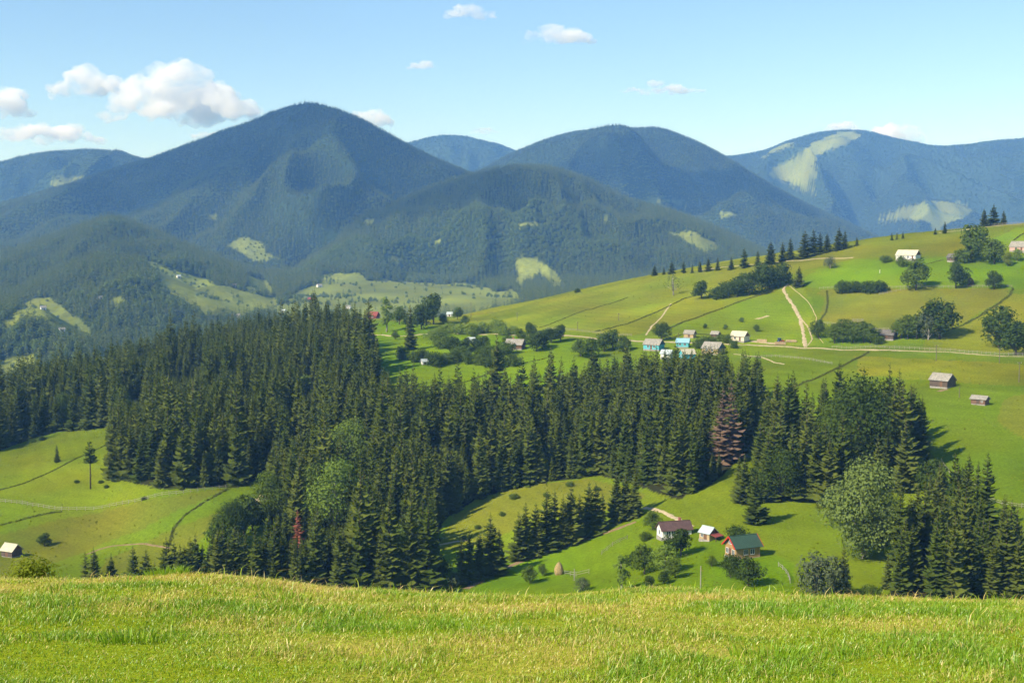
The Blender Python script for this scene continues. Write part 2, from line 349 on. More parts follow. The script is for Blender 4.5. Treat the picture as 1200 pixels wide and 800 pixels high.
FAR_MEADOWS = [
 [(322,362),(345,345),(385,322),(415,318),(430,326),(470,329),(500,331),(560,335),(600,350),(575,368),(480,380),(430,380),(330,376)],
 [(45,350),(60,348),(80,370),(105,385),(112,398),(75,402),(55,382),(40,374),(18,378),(18,366)],
 [(163,302),(200,315),(250,332),(285,342),(326,352),(322,364),(290,372),(240,366),(205,350),(187,333)],
 [(285,322),(318,330),(316,346),(288,342)],
 [(603,305),(622,301),(648,314),(664,335),(650,340),(634,322),(622,330),(610,345),(604,325)],
 [(265,287),(285,276),(310,290),(330,306),(300,308)],
 [(900,201),(935,184),(950,168),(985,154),(1008,156),(1004,163),(985,173),(957,183),(950,195),(958,205),(946,215),(958,229),(930,217),(898,204)],
 [(888,186),(908,173),(933,165),(930,170),(912,177),(895,185)],
 [(1028,259),(1060,243),(1090,236),(1120,238),(1143,247),(1110,264),(1092,274),(1090,260),(1060,257)],
 [(785,272),(815,270),(842,285),(832,297),(802,287)],
 [(763,232),(795,235),(812,243),(790,240)],
 [(-30,430),(30,415),(42,430),(0,445)],
 [(0,378),(18,372),(25,385),(5,392)], [(118,353),(140,347),(152,356),(128,361)], [(222,290),(246,296),(240,302)], [(560,345),(600,338),(622,352),(590,365)], [(420,262),(440,258),(438,265)], [(690,255),(715,252),(712,259)], [(150,280),(172,276),(170,284)], [(240,255),(256,250),(254,258)], [(500,285),(520,280),(515,290)], [(760,262),(775,258),(772,266)], [(-5,292),(22,288),(18,299)], [(445,305),(470,300),(465,309)],
 [(610,262),(640,260),(640,266),(612,268)], [(60,214),(100,205),(100,212),(66,222)], [(840,247),(868,253),(850,256)],
]
def is_meadow(x, y, z):
    px, py = project(x, y, z); s = np.clip(2500 / y, 0.75, 1.6)
    px = px + 9 * s * fbm(x / 60, y / 60, 3, 15); py = py + 4 * s * fbm(x / 50, y / 50, 3, 16)
    m = np.zeros(len(x), bool)
    for poly in FAR_MEADOWS: m |= inside(px, py, poly)
    return m

x, y, z = XX.ravel(), YY.ravel(), Z.ravel()
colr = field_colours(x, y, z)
far = y > 1050
fm = is_meadow(x, y, z)
colr[far] = np.where(fm[far][:, None], C_FARMEAD * (1 + 0.5 * fbm(x[far] / 120, y[far] / 120, 4, 33))[:, None], C_FARWOOD * (1 + 0.5 * fbm(x[far] / 200, y[far] / 200, 3, 34))[:, None])
VERTS = np.stack([x, y, z], 1)
I, J = np.meshgrid(np.arange(ny - 1), np.arange(nu - 1), indexing='ij')
QUADS = np.stack([I * nu + J, I * nu + J + 1, (I + 1) * nu + J + 1, (I + 1) * nu + J], -1).reshape(-1, 4)
QOWN = np.where(YY[:-1, :-1].ravel() > 1150, OWNER[:-1, :-1].ravel(), -1)
M_LAND = mat_ground("pasture_turf", 1.3, 0.035, 0.6, 0.35)
M_FAR = mat_ground("far_slope_turf", 0.12, 0.006, 0.4, 4.0)
def submesh(name, sel, mat):
    q = QUADS[sel]; ids, inv = np.unique(q, return_inverse=True)
    return link(name, mesh_np(name, VERTS[ids], inv.reshape(-1, 4), colr[ids]), mat)
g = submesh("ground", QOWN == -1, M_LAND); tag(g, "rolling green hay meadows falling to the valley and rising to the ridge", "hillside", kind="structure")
for k, (nm, lab, *_r) in enumerate(RIDGES):
    o = submesh(nm, QOWN == k, M_FAR); tag(o, lab, "mountain" if nm == "mountain" else "hill", kind="structure")

# ------------------------------------------------------------------ the meadow in front
BROW = [(-400,676),(0,677),(60,675),(130,672),(190,668),(240,665),(290,667),(340,673),(400,681),(500,686),(600,689),(800,691),(1000,696),(1200,699),(1600,705)]
bu = np.array([ray(*p)[0] for p in BROW]); bs = np.array([ray(p[0], p[1] + 9)[1] for p in BROW])
PY_ = np.array([-40, -12, 0, 4, 7.6, 12, 17, 22, 30, 39.0]); PZ_ = np.array([3.0, -0.6, -1.5, -1.98, -2.62, -3.46, -4.66, -6.7, -10.6, -15.1])
def near(x, y):
    z0 = pchip(PY_, PZ_, np.clip(y, -40, 39.0))
    ub = np.clip(x / 17.0, bu[0], bu[-1]); dz = pchip(bu, bs, ub) * 17.0 - (-4.66)
    dz = dz * np.exp(-((y - 17) / 5.0) ** 2)
    return z0 + dz + 0.10 * fbm(x / 2.2, y / 2.2, 3, 50) + 0.25 * fbm(x / 9, y / 9, 2, 51) * np.clip(np.abs(y) / 8, 0, 1) * 0.4
gx = np.linspace(-70, 70, 281); gy = np.concatenate([np.linspace(-40, 4, 30)[:-1], np.linspace(4, 24, 120)[:-1], np.linspace(24, 39, 20)])
GX, GY = np.meshgrid(gx, gy); GZ = near(GX.ravel(), GY.ravel())
nq = len(gx); I, J = np.meshgrid(np.arange(len(gy) - 1), np.arange(nq - 1), indexing='ij')
Q = np.stack([I*nq+J, I*nq+J+1, (I+1)*nq+J+1, (I+1)*nq+J], -1).reshape(-1, 4)
def meadow_mix(x, y):
    """0 lush green .. 1 straw"""
    return np.clip(0.40 + 1.1 * fbm(x / 1.1, y / 1.5, 4, 90) + 0.6 * fbm(x / 5, y / 4, 2, 91) + 0.25 * np.clip((y - 13) / 5, -0.6, 1) + 0.5 * np.exp(-((x + 3.6) / 2.2) ** 2 - ((y - 16) / 2.0) ** 2), 0, 1)
mm = meadow_mix(GX.ravel(), GY.ravel())[:, None]
gc = (1 - mm) * np.array((0.24, 0.30, 0.015)) + mm * np.array((0.48, 0.40, 0.09))
meadow = link("meadow", mesh_np("meadow", np.stack([GX.ravel(), GY.ravel(), GZ], 1), Q, gc), mat_ground("meadow_soil", 14.0, 0.5, 0.6, 0.05))
tag(meadow, "mown yellow green grass brow in the foreground", "meadow", kind="structure")

def grass(n):
    # blades stand thickest where one can see down between them
    yy = 5.5 + (21.0 - 5.5) * rng.random(n) ** 1.2
    xx = (rng.random(n) * 2 - 1) * (0.45 * yy + 1.4)
    zz = near(xx, yy); m = meadow_mix(xx, yy)
    dry = rng.random(n) < (0.12 + 0.55 * m)
    patch = np.clip(fbm(xx / 0.8, yy / 0.8, 3, 95) * 1.8, -0.55, 1.3) + 0.5 * np.clip(fbm(xx / 0.25, yy / 0.25, 2, 97), 0, 1)
    hgt = (0.024 + 0.036 * rng.random(n)) * (1 + 0.85 * patch); tall = rng.random(n) < (0.006 + 0.02 * np.clip(patch, 0, 1))
    hgt = np.where(tall, hgt * 1.9 + 0.03, hgt)
    wid = (0.0018 + 0.0024 * rng.random(n)) * (1 + np.clip((yy - 8) / 12, 0, 1) * 1.0) * np.where(dry, 0.75, 1) * np.where(tall, 1.15, 1)
    ang = rng.random(n) * 2 * math.pi; lean = (0.25 + 1.2 * rng.random(n) ** 1.2) * np.where(dry, 1.4, 1)
    dx = np.cos(ang) * 0.9 + 0.25; dy = np.sin(ang) * 0.9 + 0.1
    fa = rng.random(n) * 2 * math.pi; sx, sy = np.cos(fa) * wid, np.sin(fa) * wid
    V = np.empty((n, 5, 3), np.float32)
    b = np.stack([xx, yy, zz - 0.008], 1); s = np.stack([sx, sy, 0 * sx], 1)
    mid = b + np.stack([dx * hgt * lean * 0.35, dy * hgt * lean * 0.35, hgt * 0.6], 1)
    tip = b + np.stack([dx * hgt * lean, dy * hgt * lean, hgt * (1.0 - 0.4 * np.clip(lean - 0.4, 0, 1))], 1)
    V[:, 0] = b - s; V[:, 1] = b + s; V[:, 2] = mid + s * 0.8; V[:, 3] = mid - s * 0.8; V[:, 4] = tip
    k = (np.arange(n) * 5)[:, None]
    T = np.concatenate([k + np.array([0, 1, 2]), k + np.array([0, 2, 3]), k + np.array([3, 2, 4])])
    g0 = np.array((0.17, 0.32, 0.008)); g1 = np.array((0.43, 0.45, 0.018)); st = np.array((0.68, 0.57, 0.15)); wn_ = np.array((0.50, 0.31, 0.09))
    q = np.clip(0.25 + 0.7 * m + 0.55 * (rng.random(n) - 0.5) - 0.3 * np.clip(patch, 0, 1), 0, 1)[:, None]; c = g0 * (1 - q) + g1 * q
    dd = rng.random(n)[:, None] * (0.25 + 0.75 * m[:, None]); c = np.where(dry[:, None], st * (1 - dd) + wn_ * dd, c) * (0.72 + 0.5 * rng.random(n))[:, None]
    return V.reshape(-1, 3), T, np.repeat(c, 5, 0)
V, T, C = grass(400000)
m, nt, n_, l_, b_ = new_mat("grass_blade"); n_.remove(b_)
at = n_.new("ShaderNodeAttribute"); at.attribute_name = "col"
d1 = n_.new("ShaderNodeBsdfDiffuse"); d2 = n_.new("ShaderNodeBsdfTranslucent"); gl = n_.new("ShaderNodeBsdfGlossy"); gl.inputs["Roughness"].default_value = 0.45
gl.inputs["Color"].default_value = (0.8, 0.8, 0.7, 1)
s1 = n_.new("ShaderNodeMixShader"); s1.inputs[0].default_value = 0.35; s2 = n_.new("ShaderNodeMixShader"); s2.inputs[0].default_value = 0.05
l_.new(at.outputs[0], d1.inputs[0]); l_.new(at.outputs[0], d2.inputs[0]); l_.new(d1.outputs[0], s1.inputs[1]); l_.new(d2.outputs[0], s1.inputs[2])
l_.new(s1.outputs[0], s2.inputs[1]); l_.new(gl.outputs[0], s2.inputs[2]); l_.new(s2.outputs[0], n_["Material Output"].inputs[0])
o = link("meadow_grass", mesh_np("meadow_grass", V, T, C, smooth=False), m)
tag(o, "short dry and green grass blades covering the foreground brow", "grass", kind="stuff")

def grass_tuft(px, y, label, n, H, spread, seed):
    r = np.random.default_rng(seed); u = ray(px, 680)[0]; x0 = u * y; mb_v = []; mb_f = []; z0 = float(near(np.array([x0]), np.array([y]))[0])
    for i in range(n):
        a, q = r.random() * 6.283, spread * math.sqrt(r.random()); bx_, by_ = math.cos(a) * q, math.sin(a) * q; h_ = H * (0.5 + 0.6 * r.random()); ln = h_ * (0.15 + 0.5 * r.random()); w_ = 0.0035 + 0.003 * r.random(); f_ = r.random() * 6.283
        k = len(mb_v); sx, sy = math.cos(f_) * w_, math.sin(f_) * w_; bz = float(near(np.array([x0 + bx_]), np.array([y + by_]))[0]) - z0 - 0.01
        mb_v += [(bx_-sx, by_-sy, bz), (bx_+sx, by_+sy, bz), (bx_+math.cos(a)*ln*.35+sx*.8, by_+math.sin(a)*ln*.35+sy*.8, bz+h_*.6), (bx_+math.cos(a)*ln*.35-sx*.8, by_+math.sin(a)*ln*.35-sy*.8, bz+h_*.6), (bx_+math.cos(a)*ln, by_+math.sin(a)*ln, bz+h_*.95)]
        mb_f += [(k, k+1, k+2), (k, k+2, k+3), (k+3, k+2, k+4)]
    c = np.array((0.17, 0.33, 0.012)) * (0.7 + 0.5 * r.random((n, 1))); c = np.repeat(c + np.array((0.10, 0.06, 0.0)) * r.random((n, 1)), 5, 0)
    o = link("grass_tuft", mesh_np("grass_tuft", mb_v, mb_f, c, smooth=False), m); o.location = (x0, y, z0); tag(o, label, "grass tuft")
grass_tuft(196, 16.3, "tall green grass tuft on top of the straw coloured mound", 220, 0.17, 0.30, 1)
grass_tuft(330, 13.0, "fresh green tuft on the mound's right flank in the meadow", 160, 0.12, 0.30, 2)
grass_tuft(150, 9.2, "loose dark green tuft low on the left part of the meadow", 140, 0.12, 0.26, 3)
grass_tuft(905, 8.6, "sprawling green tuft on the right part of the meadow", 160, 0.12, 0.28, 4)

# ------------------------------------------------------------------ roads and paths
M_DIRT = mat_plain("pale_dirt", (0.46, 0.36, 0.21), 0.95, 0.35, 0.6)
M_BANK = mat_plain("reddish_bank", (0.25, 0.17, 0.085), 0.95, 0.4, 0.7)
def world_line(pix, step=1.5, **kw):
    pts = [hit(*p, **kw) for p in pix]
    out = []
    for a, b in zip(pts, pts[1:]):
        k = max(1, int((b - a).length / step))
        for i in range(k): out.append(a.lerp(b, i / k))
    out.append(pts[-1])
    P = np.array([[p.x, p.y] for p in out])
    if len(P) > 5:
        for _ in range(4): P[1:-1] = 0.25 * P[:-2] + 0.5 * P[1:-1] + 0.25 * P[2:]
    return P
def ribbon(name, label, cat, pix, width, mat, seed=0, lift=0.10, **kw):
    P = world_line(pix, 1.2, **kw); d = np.gradient(P, axis=0); d /= np.linalg.norm(d, axis=1)[:, None] + 1e-9
    nrm = np.stack([-d[:, 1], d[:, 0]], 1); t = np.arange(len(P))
    V = []; K = 5
    for k in range(K):
        f = (k / (K - 1) - 0.5) * 2
        w = width / 2 * ((1 + 0.55 * fbm(t / 6.0 + 40 * k, t * 0.0 + seed, 2, 100 + seed) + 0.75 * fbm(t / 1.7 + 90 * k, t * 0.0 + 3 + seed, 2, 130 + seed)) * f + 0.35 * fbm(t / 9.0, t * 0.0 + 7 + seed, 2, 160 + seed))
        q = P + nrm * w[:, None]; z = terr(q[:, 0], q[:, 1]) + lift * (1.0 if 0 < k < K - 1 else -0.4)
        V.append(np.column_stack([q, z]))
    V = np.array(V); n = len(P); idx = np.arange(K * n).reshape(K, n)
    Fq = np.stack([idx[:-1, :-1], idx[:-1, 1:], idx[1:, 1:], idx[1:, :-1]], -1).reshape(-1, 4)
    o = link(name, mesh_np(name, V.reshape(-1, 3), Fq), mat); return tag(o, label, cat, kind="structure")
ribbon("dirt_road", "pale dirt road crossing the slope below the houses", "road", [(640,392),(690,396),(740,399),(800,402),(870,404),(920,406),(960,408),(1010,410),(1060,411),(1130,414),(1220,419)], 2.8, M_DIRT, 1)
ribbon("dirt_track", "eroded bare track climbing straight up the hillside", "track", [(944,407),(942,395),(940,382),(936,370),(930,358),(922,348),(918,338),(924,333)], 2.0, M_DIRT, 2)
ribbon("dirt_track", "thin side track forking off beside the eroded track", "track", [(946,405),(952,398),(948,385),(938,372)], 0.8, M_DIRT, 3)
ribbon("dirt_track", "faint curved track crossing to the dark boundary line", "track", [(924,334),(938,345),(950,358),(957,372),(955,390),(965,402)], 0.45, M_DIRT, 4)
ribbon("footpath", "straight pale footpath up to the crest field", "path", [(757,393),(763,383),(775,372),(786,356)], 1.1, M_DIRT, 5)
ribbon("dirt_track", "pale track along the hilltop behind the ridge spruces", "track", [(820,317),(870,311),(920,306),(960,303),(1000,302)], 1.8, M_DIRT, 6)
ribbon("dirt_track", "pale hilltop track running up to the three ridge spruces", "track", [(1100,273),(1140,268),(1165,265),(1225,261)], 2.0, M_DIRT, 7)
ribbon("dirt_road", "dirt road passing behind the orchard and grey roofed cottage", "road", [(430,392),(470,394),(510,390),(550,391),(600,393),(640,392)], 2.6, M_DIRT, 8)
ribbon("footpath", "sandy path at the edge of the forest meadow", "path", [(500,641),(515,638),(535,634),(548,633)], 1.4, M_DIRT, 9)
ribbon("footpath", "sandy path above the brown roofed farmhouse", "path", [(755,595),(775,600),(790,606),(800,612),(812,618)], 1.6, M_DIRT, 10)
ribbon("field_bank", "bare reddish bank below the row of meadow spruces", "bank", [(545,690),(570,675),(605,660),(650,643),(690,630),(745,612)], 2.2, M_BANK, 11)
ribbon("footpath", "worn path along the lower left hayfield", "path", [(100,650),(125,640),(165,637),(200,642)], 1.0, M_BANK, 12)
ribbon("footpath", "pale track across the village hayfield", "path", [(860,415),(890,418),(908,425),(920,427)], 1.3, M_DIRT, 13)
ribbon("dirt_patch", "bare yellow earth patch on the green slope above the village", "earth patch", [(886,374),(893,372),(900,370)], 3.2, M_DIRT, 14)
ribbon("dirt_patch", "bare orange earth scar beside the forest corner", "earth patch", [(300,592),(306,586),(312,580)], 4.0, M_DIRT, 15)
ribbon("dirt_patch", "tan bare slope in the small opening of the forest", "earth patch", [(203,447),(212,442),(224,436)], 7.0, M_DIRT, 18)
ribbon("dirt_patch", "sandy yard beside the log piles", "earth patch", [(880,400),(895,402),(912,403)], 3.6, M_DIRT, 16)
ribbon("dirt_patch", "reddish heap of bare soil below the larger grey barn", "earth patch", [(1100,459),(1105,457),(1110,456)], 2.4, M_BANK, 17)

# ------------------------------------------------------------------ spruces
M_SPRUCE = mat_leaf("spruce_needles", (0.044, 0.070, 0.010), (0.122, 0.142, 0.022), 0.16)
M_DEAD = mat_leaf("dead_needles", (0.150, 0.098, 0.060), (0.195, 0.132, 0.084), 0.12)
M_DEADRED = mat_leaf("red_dead_needles", (0.26, 0.085, 0.045), (0.30, 0.11, 0.06), 0.1)
M_BARK = mat_plain("bark", (0.13, 0.095, 0.068), 0.95, 0.4, 2.0, 3.0, 'X')
M_PALEBARK = mat_plain("pale_bark", (0.36, 0.32, 0.27), 0.95, 0.4, 2.0)

def spruce_crown(seed, H=20.0, base=0.07, rad=3.1, nwh=30, nb=10, droop=0.42, power=0.85, sparse=1.0):
    r = np.random.default_rng(seed); V = []; Fq = []
    for w in range(nwh):
        t = (w + 0.8 * r.random()) / nwh; z = H * (base + (1 - base) * t)
        rl = rad * (1 - t) ** power * (0.82 + 0.36 * r.random()) + 0.12
        n = max(4, int(nb * (1 - 0.5 * t) * sparse)); a0 = r.random() * 6.28
        for b in range(n):
            if r.random() < 0.06: continue
            a = a0 + 6.283 * (b + 0.7 * r.random()) / n; L = rl * (0.60 + 0.6 * r.random()); zb = z; z = z + (r.random() - 0.5) * 1.5 * H / nwh
            ca, sa = math.cos(a), math.sin(a); dr = droop * (0.7 + 0.6 * r.random()) * (1 - 0.75 * t)
            lift = 0.35 * t; i0 = len(V); S = (0.08, 0.42, 0.75, 1.0)
            for q, s in enumerate(S):
                cxx, zz = L * s, z - dr * L * s + (0.18 + lift) * L * s * s
                wd = L * (0.26, 0.30, 0.22, 0.03)[q] * (0.7 + 0.6 * r.random()); hg = wd * (0.5 + 0.5 * r.random())
                V.append((ca * cxx, sa * cxx, zz))
                jl, jr = 0.12 * L * (r.random() - 0.5), 0.12 * L * (r.random() - 0.5)
                V.append((ca * (cxx + jl) - sa * wd, sa * (cxx + jl) + ca * wd, zz - hg))
                V.append((ca * (cxx + jr) + sa * wd, sa * (cxx + jr) - ca * wd, zz - hg))
            z = zb
            for q in range(3):
                c0 = i0 + 3 * q; c1 = c0 + 3
                Fq.append((c0, c1, c1 + 1, c0 + 1)); Fq.append((c0, c0 + 2, c1 + 2, c1))
    # the leader shoot at the very top
    i0 = len(V); V += [(0.07, 0, H * 0.95), (-0.04, 0.06, H * 0.95), (-0.04, -0.06, H * 0.95), (0, 0, H * 1.02)]
    Fq += [(i0, i0 + 1, i0 + 3, i0 + 3), (i0 + 1, i0 + 2, i0 + 3, i0 + 3), (i0 + 2, i0, i0 + 3, i0 + 3)]
    me = bpy.data.meshes.new("crown"); me.from_pydata(V, [], [f if f[2] != f[3] else f[:3] for f in Fq]); me.update()
    return me
def spruce_trunk(H, r0):
    return MB().tube([(0, 0, -1.2), (0, 0, H * 0.3), (0.05, 0.03, H * 0.7), (0, 0, H * 0.97)], [r0 * 1.25, r0 * 0.85, r0 * 0.45, 0.03], 7).mesh("trunk", True)
SPR = []
for i, (rad, nwh, nb, dr, pw, base) in enumerate([(3.7, 30, 12, 0.45, 0.80, 0.05), (3.1, 32, 11, 0.50, 0.70, 0.06), (4.1, 28, 12, 0.40, 0.88, 0.04), (3.4, 34, 11, 0.55, 0.75, 0.09), (2.8, 30, 10, 0.5, 0.65, 0.05), (3.7, 26, 10, 0.38, 0.8, 0.12)]):
    me = spruce_crown(100 + i, 20.0, base, rad, nwh, nb, dr, pw); me.materials.append(M_SPRUCE)
    tr = spruce_trunk(20.0, 0.26); tr.materials.append(M_BARK); SPR.append((me, tr))
DEADSPR = []
for i, mt in enumerate((M_DEAD, M_DEADRED)):
    me = spruce_crown(140 + i, 20.0, 0.10, 2.7, 30, 8, 0.5, 0.8, 0.8); me.materials.append(mt)
    tr = spruce_trunk(20.0, 0.24); tr.materials.append(M_BARK); DEADSPR.append((me, tr))

def put_tree(name, proto, p, height, ref, label, cat, group, wide=1.0, rz=None):
    s = height / ref
    e = empty(name, (p.x, p.y, p.z - 0.15), random.random() * 6.28 if rz is None else rz, (s * wide, s * wide, s))
    tag(e, label, cat, group)
    link("trunk", proto[1], None, e); link("crown", proto[0], None, e)
    return e
def px_tree(name, proto, px, py, hpx, ref, label, cat, group, wide=1.0, **kw):
    p = hit(px, py, **kw); return put_tree(name, proto, p, hpx * p.y / F_PX, ref, label, cat, group, wide)

# forest on the valley side: trees where the woods stand, the 300 largest in view one by one, the rest as one stand
def scatter(poly, cell, ylim, seed, jit=0.9):
    r = np.random.default_rng(seed); y0, y1 = ylim; xs = np.arange(-0.5 * y1, 0.5 * y1, cell); ys = np.arange(y0, y1, cell)
    X, Yg = np.meshgrid(xs, ys); X = X.ravel() + (r.random(X.size) - 0.5) * cell * jit; Yg = Yg.ravel() + (r.random(Yg.size) - 0.5) * cell * jit
    k = np.abs(X / Yg) < 0.47; X, Yg = X[k], Yg[k]; Zg = terr(X, Yg); px, py = project(X, Yg, Zg); k = inside(px, py, poly)
    return X[k], Yg[k], Zg[k]
LX, LY, LZ, LH, LR = [], [], [], [], []
for gi, (poly, cell) in enumerate(zip(WOODS, (4.7, 5.8, 5.4))):
    a, b, c = scatter(poly, cell, (240, 960), 70 + gi)
    hh = (16 + 9.5 * np.clip(0.5 + 0.9 * fbm(a / 30, b / 30, 2, 8), 0, 1)) * (0.60 + 0.62 * rng.random(len(a)))
    hh = np.where(b > 640, hh * 0.95, hh)
    if gi > 0: hh = ((15 + 9 * rng.random(len(a))) if gi == 1 else (11 + 9 * rng.random(len(a))))
    LX.append(a); LY.append(b); LZ.append(c); LH.append(hh); LR.append(np.full(len(a), gi))
LX, LY, LZ, LH, LR = map(np.concatenate, (LX, LY, LZ, LH, LR))
LH = LH * np.where(rng.random(len(LH)) < 0.16, 0.45 + 0.3 * rng.random(len(LH)), 1.0) * np.where(rng.random(len(LH)) < 0.07, 1.22, 1.0)
pxa, pya = project(LX, LY, LZ); pyb = project(LX, LY, LZ + LH)[1]; gone = np.zeros(len(LX), bool)
for hx_, hb_, hw_ in ((851, 541, 20), (349, 640, 13), (392, 624, 17), (412, 556, 12), (366, 602, 10), (318, 612, 11), (360, 470, 8), (470, 664, 10), (215, 452, 15), (230, 440, 10), (1012, 640, 36), (345, 520, 8), (520, 520, 6), (160, 480, 8), (640, 545, 7), (290, 470, 7), (806, 421, 12), (838, 415, 14), (782, 420, 9), (767, 411, 12), (800, 408, 10)):
    blk = (np.abs(pxa - hx_) < hw_) & (pya > hb_ - 4) & (pyb < hb_ - 4) & (pya < hb_ + 95)
    LH = np.where(blk, np.clip(LH * (pya - hb_ + 12) / (pya - pyb + 1e-6), 2.5, LH), LH)       # young growth stands in front
gone |= (fbm(LX / 16, LY / 16, 2, 61) > 0.44)                     # small openings
LX, LY, LZ, LH, LR = (a_[~gone] for a_ in (LX, LY, LZ, LH, LR))
# trees that stand behind taller ones nearer the camera show less of themselves: rank by what is left in sight
PXc, PYb = project(LX, LY, LZ); PYt = project(LX, LY, LZ + LH)[1]
hpx = PYb - PYt; order = np.argsort(LY); covers = np.full(1400, 900.0); shown = np.zeros(len(LX))
for k in order:
    i = int(PXc[k]) + 100; w = 3; lo, hi = max(0, i - w), min(1399, i + w + 1)
    if hi <= lo: continue
    top = PYt[k]; cur = covers[lo:hi]; shown[k] = np.clip(cur - top, 0, hpx[k]).mean() if PYb[k] < 760 else 0
    covers[lo:hi] = np.minimum(cur, top + 0.35 * hpx[k] * np.abs(np.linspace(-1, 1, hi - lo)))
inview = (PXc > -10) & (PXc < 1210); score = np.where(inview, shown * hpx, 0)
rank = np.argsort(-score); SINGLE = set(rank[:225].tolist())
WLAB = ["dark green spruce packed in the big forest on the valley side", "dark spruce in the clump of tall trees above the pale willow", "dense spruce in the stand below the fenced hayfield"]
WGRP = ["spruces of the valley forest", "spruces of the clump above the willow", "spruces of the stand below the hayfield"]
crown_src = {}
rest = []
for k in range(len(LX)):
    pi = int(rng.integers(0, 6))
    if k in SINGLE:
        gi = int(LR[k])
        lab, grp = WLAB[gi], WGRP[gi]
        if gi == 0:
            zone = 0 if PXc[k] < 140 else 1 if PXc[k] < 330 and PYb[k] > 520 else 2 if PYb[k] > 600 else 3 if PXc[k] > 700 else 4 if PXc[k] > 510 and PYb[k] > 540 else 5
            lab = ("dark spruce in the forest wing above the lone pine", "tall spruce at the forest front over the left rail fence", "spruce low in the forest close to the meadow brow", "spruce of the forest below the turquoise village houses", "spruce along the forest edge above the brown clearing", "dark spruce in the thick middle of the valley forest")[zone]
            grp = ("spruces of the forest wing above the pine", "spruces of the forest front over the fence", "spruces low in the forest", "spruces below the village", "spruces above the brown clearing", "spruces in the middle of the forest")[zone]
        if LH[k] < 8: lab = "stunted young " + lab.replace("dark ", "").replace("tall ", ""); grp = "young " + grp
        e = put_tree("spruce_tree", SPR[pi], Vector((LX[k], LY[k], LZ[k])), LH[k], 20.0, lab, "spruce", grp, 0.85 + 0.3 * rng.random())
        crown_src.setdefault(pi, [c for c in e.children if c.name.startswith("crown")][0])
    else: rest.append((LX[k], LY[k], LZ[k] - 0.15, LH[k] / 20.0, pi))
print("forest trees", len(LX), "single", len(SINGLE))

def instancer(name, label, cat, pts, scl, rot, idx, sources):
    """one stand of countless trees: points carrying size, turn and kind, each showing one of the source trees"""
    me = bpy.data.meshes.new(name); n = len(pts); me.vertices.add(n); me.vertices.foreach_set("co", np.asarray(pts, np.float32).ravel())
    a = me.attributes.new("scl", 'FLOAT_VECTOR', 'POINT'); a.data.foreach_set("vector", np.asarray(scl, np.float32).ravel())
    a = me.attributes.new("turn", 'FLOAT_VECTOR', 'POINT'); t = np.zeros((n, 3), np.float32); t[:, 2] = rot; a.data.foreach_set("vector", t.ravel())
    a = me.attributes.new("pick", 'INT', 'POINT'); a.data.foreach_set("value", np.asarray(idx, np.int32))
    o = link(name, me, None); tag(o, label, cat, kind="stuff")
    ng = bpy.data.node_groups.new(name, 'GeometryNodeTree')
    ng.interface.new_socket("Geometry", in_out='INPUT', socket_type='NodeSocketGeometry'); ng.interface.new_socket("Geometry", in_out='OUTPUT', socket_type='NodeSocketGeometry')
    gi = ng.nodes.new("NodeGroupInput"); go = ng.nodes.new("NodeGroupOutput"); iop = ng.nodes.new("GeometryNodeInstanceOnPoints"); jn = ng.nodes.new("GeometryNodeJoinGeometry")
    iop.inputs["Pick Instance"].default_value = True
    for s in reversed(sources):
        ob = ng.nodes.new("GeometryNodeObjectInfo"); ob.inputs["Object"].default_value = s; ob.inputs["As Instance"].default_value = True
        ng.links.new(ob.outputs["Geometry"], jn.inputs[0])
    ng.links.new(gi.outputs[0], iop.inputs["Points"]); ng.links.new(jn.outputs[0], iop.inputs["Instance"])
    for nm, ty, sock in (("scl", 'FLOAT_VECTOR', "Scale"), ("turn", 'FLOAT_VECTOR', "Rotation"), ("pick", 'INT', "Instance Index")):
        na = ng.nodes.new("GeometryNodeInputNamedAttribute"); na.data_type = ty; na.inputs["Name"].default_value = nm
        ng.links.new(na.outputs["Attribute"], iop.inputs[sock])
    ng.links.new(iop.outputs[0], go.inputs[0])
    md = o.modifiers.new("trees", 'NODES'); md.node_group = ng
    return o
rest = np.array(rest); srcs = [crown_src[i] for i in sorted(crown_src)]; remap = {p: i for i, p in enumerate(sorted(crown_src))}
wd = rest[:, 3] * (0.85 + 0.3 * rng.random(len(rest)))
instancer("spruce_forest", "mass of dark spruces filling the forest on the valley side", "forest", rest[:, :3], np.stack([wd, wd, rest[:, 3]], 1), rng.random(len(rest)) * 6.28, [remap.get(int(i), 0) for i in rest[:, 4]], srcs)
#--- single spruces
def spruces(items, label, group, pick=None, ymin=150.0, wide=1.05):
    for i, (px, py, h) in enumerate(items):
        px_tree("spruce_tree", SPR[(i * 5 + len(items)) % 6 if pick is None else pick], px, py, h, 20.0, label, "spruce", group, wide * (0.9 + 0.25 * random.random()), ymin=ymin)
spruces([(541,684,58),(550,683,66),(562,680,60),(575,674,76),(585,672,55)], "spruce in the dark clump at the lower end of the meadow row", "spruces at the lower end of the meadow row", wide=1.3)
spruces([(608,656,60),(616,654,68),(628,650,64),(641,645,74),(650,642,70),(660,640,62),(669,637,74),(679,632,55)], "spruce in the middle of the row dividing the meadow", "spruces in the middle of the meadow row", wide=1.25)
spruces([(690,628,66),(698,625,62),(706,620,45),(722,613,62),(733,609,56),(744,606,58)], "spruce at the upper end of the meadow row towards the farmhouse", "spruces at the upper end of the meadow row", wide=1.25)
spruces([(101,698,54),(111,700,62),(131,696,50),(157,698,62),(172,697,56),(196,696,70),(205,694,62),(217,692,56),(230,692,70),(238,690,55)], "young spruce in the row behind the foreground mound", "young spruces behind the foreground mound", wide=1.3)
